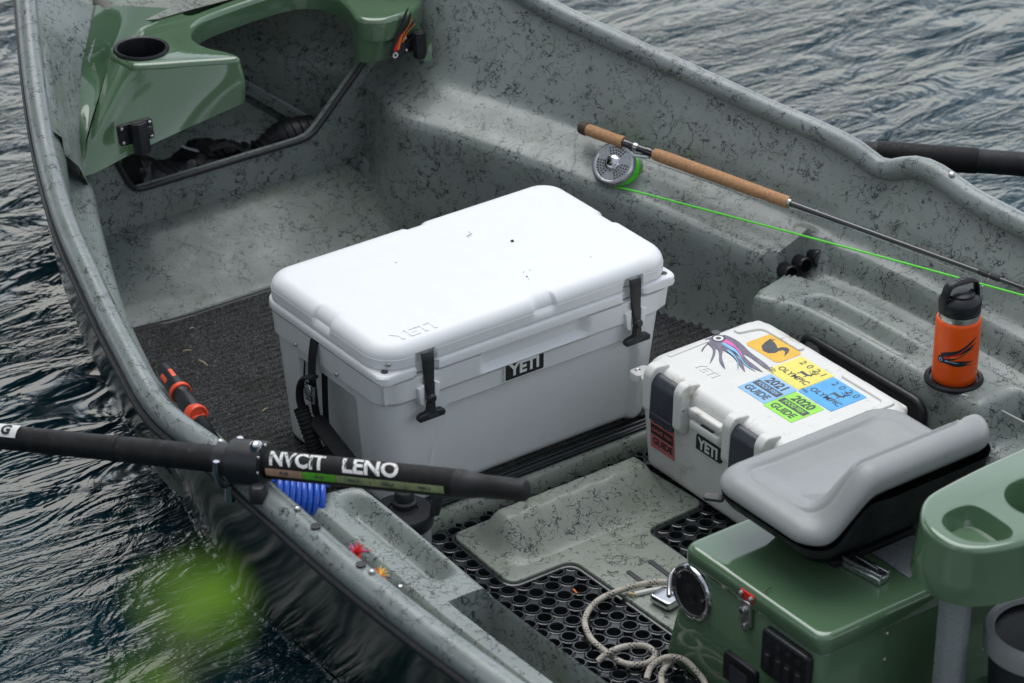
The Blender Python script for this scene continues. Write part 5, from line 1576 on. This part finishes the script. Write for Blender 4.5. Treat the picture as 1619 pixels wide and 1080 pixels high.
b = MB(); f = frame((0.2970, -0.5255, -0.0080), (.15, -1, 0), (1, .15, 0)); prism(b, rrect(-.030, .022, -.022, .022, .008, 4), -.008, .006, f, .003); b.build('clip_body', 'chrome', cl, 45)
b = MB(); tube(b, catmull([(0.3350, -0.5000, 0.0300), (0.3203, -0.5031, 0.0200), (0.3073, -0.5160, 0.0060), (0.2986, -0.5271, -0.0020)], 6), .005, 10); b.build('clip_gate', 'steel', cl)
b = MB(); f = frame((0.2585, -0.4657, -0.0180), (.3, -1, 0), (1, .3, 0)); tube(b, [f @ Vector((-.008, 0, 0)), f @ Vector((.006, .002, .003))], [.004, .002], 8)
tag(b.build('leaf_fragment', 'straw'), 'yellow leaf fragment beside the rope on the foot board', 'leaf')
b = MB(); tube(b, [(0.1847, -0.3767, -0.0240), (0.1817, -0.3907, -0.0240)], .0018, 6); tag(b.build('orange_thread', 'orange_ink'), 'bright orange scrap lying on the perforated mat', 'scrap')
b = MB(); tube(b, catmull([(0.2748, -0.3661, -0.0210), (0.2777, -0.3783, -0.0200), (0.2913, -0.3809, -0.0210)], 5), .0009, 5); tag(b.build('twig', 'bark'), 'thin curved brown twig lying on the grey foot board', 'twig')
b = MB(); tube(b, catmull([(0.2171, -0.8885, 0.2320), (0.2239, -0.8871, 0.2380), (0.2360, -0.8835, 0.2340)], 5), .0009, 5); tag(b.build('twig', 'bark'), 'short curled twig on the edge of the green seat box lid', 'twig')
wc = MB(); tube(wc, catmull([(1.0281, -0.5435, 0.2000), (1.0560, -0.5643, 0.1900), (1.0833, -0.6047, 0.1720), (1.1183, -0.6696, 0.1500)], 6), .0018, 6)
tag(wc.build('thin_cord', 'cord_white'), 'thin white cord running aft from the bottle along the far side', 'cord')

# ------------------------------------------------------------------ green arm rest on its post, aft
ar = thing('arm_rest', (.40, -1.175, -.05), 'green moulded rest with drink recesses on a grey metal post in the near right corner', 'arm rest')
ZA = .46
ao = [(0.6976, -1.0564, 0.4600), (0.6364, -1.0549, 0.4600), (0.5588, -1.0568, 0.4600), (0.4586, -1.0648, 0.4600), (0.4111, -1.0739, 0.4600), (0.3750, -1.0983, 0.4600), (0.3485, -1.1315, 0.4600), (0.3359, -1.1717, 0.4600), (0.3374, -1.2167, 0.4600), (0.3582, -1.2487, 0.4600), (0.3986, -1.2709, 0.4600), (0.4712, -1.2848, 0.4600), (0.6488, -1.2898, 0.4600), (0.7917, -1.2129, 0.4600), (0.8163, -1.0964, 0.4600)]
aoc = [(p.x, p.y) for p in catmull([(q[0], q[1], 0) for q in ao], 5, closed=True)]
rec = [(0.3729, -1.1542, 0.4600), (0.4054, -1.1355, 0.4600), (0.4451, -1.1392, 0.4600), (0.4583, -1.1614, 0.4600), (0.4583, -1.2064, 0.4600), (0.4532, -1.2423, 0.4600), (0.4338, -1.2576, 0.4600), (0.4020, -1.2491, 0.4600), (0.3739, -1.2262, 0.4600), (0.3633, -1.1941, 0.4600)]
rcc = [(p.x, p.y) for p in catmull([(q[0], q[1], 0) for q in rec], 4, closed=True)]
ccx, ccy, _ = (0.5720, -1.1985, 0.4600)
ccr = .068
ccc = [(ccx + ccr * math.cos(2 * math.pi * k / 36), ccy + ccr * math.sin(2 * math.pi * k / 36)) for k in range(36)]
b = MB(); prism(b, aoc, ZA - .014, ZA, None, .012, holes=[rcc, ccc])
cen = Vector((sum(p[0] for p in aoc) / len(aoc), sum(p[1] for p in aoc) / len(aoc), 0))
def ring_at(z, k): return [Vector((cen.x + (p[0] - cen.x) * k, cen.y + (p[1] - cen.y) * k, z)) for p in aoc]
rg = [ring_at(ZA - .012, 1.0), ring_at(ZA - .03, 1.01), ring_at(ZA - .07, 1.045), ring_at(ZA - .105, 1.075), ring_at(ZA - .108, 1.07), ring_at(ZA - .104, 1.06)]
loft(b, rg, False, False)
arm = b.build('moulding', 'green', ar, 50)
for poly, dep, nm in ((rcc, .036, 'recess'), (ccc, .08, 'drink_recess')):
    b = MB(); m = len(poly); pcx = sum(p[0] for p in poly) / m; pcy = sum(p[1] for p in poly) / m
    vs = []
    for z, k in ((ZA + .0005, 1.03), (ZA - .003, 1.0), (ZA - .010, .975), (ZA - dep + .006, .86), (ZA - dep, .80)): vs += [Vector((pcx + (p[0] - pcx) * k, pcy + (p[1] - pcy) * k, z)) for p in poly]
    fs = [(i * m + (k + 1) % m, i * m + k, (i + 1) * m + k, (i + 1) * m + (k + 1) % m) for i in range(4) for k in range(m)] + [tuple(4 * m + k for k in range(m))]
    b.add(vs, fs); b.build(nm, 'green', ar, 50)
b = MB(); tube(b, [(.405, -1.172, ZA - .055), (.405, -1.172, -.05)], .0285, 28); b.build('post', 'alu_grey', ar)

bk2 = thing('bucket', (0.6715, -1.1588, 0.1000), 'dark bucket with a pale grey rim and black strap in the near right corner', 'bucket')
bcx, bcy, bcz = (0.5456, -1.2577, 0.2200)
b = MB(); lathe(b, [(.080, -.27), (.098, -.01), (.095, .0)], 36, Matrix.Translation((bcx, bcy, bcz))); b.build('body', 'rubber', bk2)
b = MB(); lathe(b, [(.098, -.030), (.106, -.028), (.108, .0), (.104, .010), (.092, .012), (.088, .004)], 40, Matrix.Translation((bcx, bcy, bcz)), False, False); b.build('rim', 'seat_grey', bk2)
b = MB(); strap(b, [(0.5556, -1.1680, 0.2000), (0.5214, -1.1747, 0.1700), (0.5035, -1.1753, 0.1300), (0.5055, -1.1854, 0.0800)], .022, .003, (.6, .6, .3)); b.build('strap', 'webbing', bk2)

# ------------------------------------------------------------------ leafy twig hanging in front of the bank, close to the camera
lf = thing('leafy_twig', (-2.6446, -3.8478, 2.9395), 'out-of-focus green leafy twig hanging over the water by the bank', 'twig')
tw2 = [(-2.4968, -3.5608, 2.6691), (-2.4572, -3.5139, 2.6763), (-2.4204, -3.4732, 2.6713)]
tw = [(-2.6629, -3.8478, 2.9200), (-2.6500, -3.8456, 2.9369), (-2.6426, -3.8412, 2.9511), (-2.6372, -3.8388, 2.9601)]
b = MB(); tube(b, catmull(tw, 8), .0012, 8); b.build('stem', 'bark', lf)
b = MB(); tube(b, catmull(tw2, 8), .0012, 8); b.build('stem', 'bark', lf)
def leaf(p, d, up_, ln, wd, mat='leaf'):
    b = MB(); d = Vector(d).normalized(); s = d.cross(Vector(up_)).normalized(); n_ = s.cross(d)
    vs = []
    for i in range(9):
        t = i / 8; hw = wd * math.sin(math.pi * min(1, t * .93 + .05)) ** .8
        c = Vector(p) + d * ln * t + n_ * (.10 * ln * math.sin(t * 3))
        vs += [c - s * hw + n_ * hw * .3, c, c + s * hw + n_ * hw * .3]
    fs = []
    for i in range(8):
        for k in (0, 1): fs.append((i * 3 + k, i * 3 + k + 1, i * 3 + k + 4, i * 3 + k + 3))
    b.add(vs, fs); b.build('leaf', mat, lf)
for (a, bb, w_) in (((-2.4201, -3.4719, 2.6734), (-2.4106, -3.4767, 2.6768), .006), ((-2.5057, -3.5835, 2.7295), (-2.4989, -3.5854, 2.7339), .004), ((-2.6397, -3.8410, 2.9543), (-2.6326, -3.8450, 2.9563), .006), ((-2.6401, -3.8394, 2.9563), (-2.6314, -3.8378, 2.9474), 0.0068), ((-2.6414, -3.8407, 2.9530), (-2.6387, -3.8283, 2.9532), .0044), ((-2.6382, -3.8390, 2.9588), (-2.6367, -3.8496, 2.9657), .0044), ((-2.6513, -3.8456, 2.9356), (-2.6545, -3.8400, 2.9401), .006)):
    dd = Vector(bb) - Vector(a)
    leaf(a, dd, (Vector(cam.location) - Vector(a)).normalized() + Vector((0, 0, .4)), dd.length * 1.25, w_)

# ------------------------------------------------------------------ bank and overhanging tree off to the left, mirrored in the water
bnk = MB()
rb_ = random.Random(11)
def bank_z(x, y):
    e = max(sm(-4.2, -7.5, x + .3 * math.sin(y * 1.3)), sm(-3.3, -5.6, .6 * x + .8 * y + .25 * math.sin(x * 1.1)))
    return -.55 + 2.3 * e
def bank(i, j):
    x = -17 + 30.0 * i / 70; y = -17 + 30.0 * j / 70
    return Vector((x, y, bank_z(x, y) + .08 * rb_.random()))
grid(bnk, 71, 71, bank)
bo = bnk.build('river_bank', 'bark'); bo['kind'] = 'structure'
for k, (tx, ty, rr_, hh, lab) in enumerate([(-8.2, -3.2, 2.3, 7.6, 'unseen dark leafy tree added to block sky light, nearest the overhanging tree, left of the viewpoint'), (-7.4, -8.0, 2.7, 9.0, 'tallest unseen leafy tree added to block sky light, directly behind the viewpoint'), (-2.6, -10.2, 2.5, 8.0, 'broad dark leafy tree on the bank astern of the boat'), ][:2]):
    tb_ = thing('added_shade_tree', (tx, ty, bank_z(tx, ty)), lab, 'tree', 'unseen trees added to block sky light')  # unseen trees, added to cut sky light from behind the viewpoint
    z0 = bank_z(tx, ty)
    b = MB(); tube(b, catmull([(tx, ty, z0 - .2), (tx + .1, ty, z0 + hh * .35), (tx - .05, ty + .1, z0 + hh * .8)], 6), [.24 - .012 * i for i in range(13)], 10); b.build('trunk', 'bark', tb_)
    b = MB()
    for q in range(60):
        a = rb_.uniform(0, 6.283); t = rb_.random(); r_ = rr_ * math.sin(math.pi * (.12 + .85 * t)) ** .7 * rb_.uniform(.3, 1.0)
        p = Vector((tx + r_ * math.cos(a), ty + r_ * math.sin(a), z0 + .8 + (hh - .8) * t))
        for _ in range(40):
            o_ = p + Vector((rb_.gauss(0, .34), rb_.gauss(0, .34), rb_.gauss(0, .30)))
            d = Vector((rb_.uniform(-1, 1), rb_.uniform(-1, 1), rb_.uniform(-.9, .3))).normalized(); s_ = d.cross(Vector((rb_.uniform(-.6, .6), rb_.uniform(-.6, .6), 1))).normalized()
            ln = rb_.uniform(.16, .32); w_ = ln * .36
            b.add([o_, o_ + d * ln * .5 + s_ * w_, o_ + d * ln, o_ + d * ln * .5 - s_ * w_], [(0, 1, 2, 3)])
    b.build('crown', 'foliage', tb_, smooth=False)
tree = thing('overhanging_tree', (-6.2, 5.2, .3), 'unseen leafy tree on the left bank with limbs spread over the river to darken its reflection', 'tree')
b = MB(); tube(b, catmull([(-6.2, 5.2, .1), (-6.0, 5.2, 1.2), (-5.4, 5.1, 2.6), (-4.6, 5.0, 4.2), (-4.0, 5.0, 6.0)], 8), [.26 - .004 * i for i in range(33)], 14); b.build('trunk', 'bark', tree)
limbs = [[(-5.2, 5.1, 2.9), (-3.6, 5.0, 3.4), (-1.8, 4.9, 3.5), (.2, 5.0, 3.4), (1.6, 5.2, 3.2)], [(-4.6, 5.0, 4.2), (-3.0, 5.6, 4.8), (-1.0, 5.8, 5.0), (1.0, 6.0, 4.7)], [(-4.9, 5.05, 3.6), (-3.4, 4.0, 3.9), (-1.8, 3.6, 4.0), (-.3, 3.7, 3.7)], [(-5.0, 5.1, 3.1), (-3.2, 6.2, 3.5), (-1.4, 7.2, 3.6), (.3, 8.0, 3.4)], [(-5.2, 5.1, 2.9), (-3.8, 3.7, 3.3), (-2.4, 2.7, 3.3), (-1.0, 2.3, 3.1)], [(-5.0, 5.1, 3.2), (-4.2, 2.6, 3.5), (-3.4, 1.2, 3.6)]]  # out of view, limbs laid out to darken the reflection in the water
for l in limbs:
    c = catmull(l, 8); b = MB(); tube(b, c, [.10 * (1 - .85 * i / len(c)) for i in range(len(c))], 8); b.build('limb', 'bark', tree)
b = MB()
for l in limbs:
    c = catmull(l, 10)
    for q in range(95):
        t = rb_.random() ** .7; p = c[min(len(c) - 1, int(t * len(c)))] + Vector((rb_.gauss(0, .45), rb_.gauss(0, .45), rb_.gauss(-.05, .38)))
        rad = rb_.uniform(.15, .38)
        for _ in range(34):
            o_ = p + Vector((rb_.gauss(0, rad), rb_.gauss(0, rad), rb_.gauss(0, rad * .6)))
            d = Vector((rb_.uniform(-1, 1), rb_.uniform(-1, 1), rb_.uniform(-.9, .3))).normalized(); s_ = d.cross(Vector((rb_.uniform(-.5, .5), rb_.uniform(-.5, .5), 1))).normalized()
            ln = rb_.uniform(.10, .19); w_ = ln * .38
            b.add([o_, o_ + d * ln * .5 + s_ * w_, o_ + d * ln, o_ + d * ln * .5 - s_ * w_], [(0, 1, 2, 3)])
b.build('crown', 'foliage', tree, smooth=False)
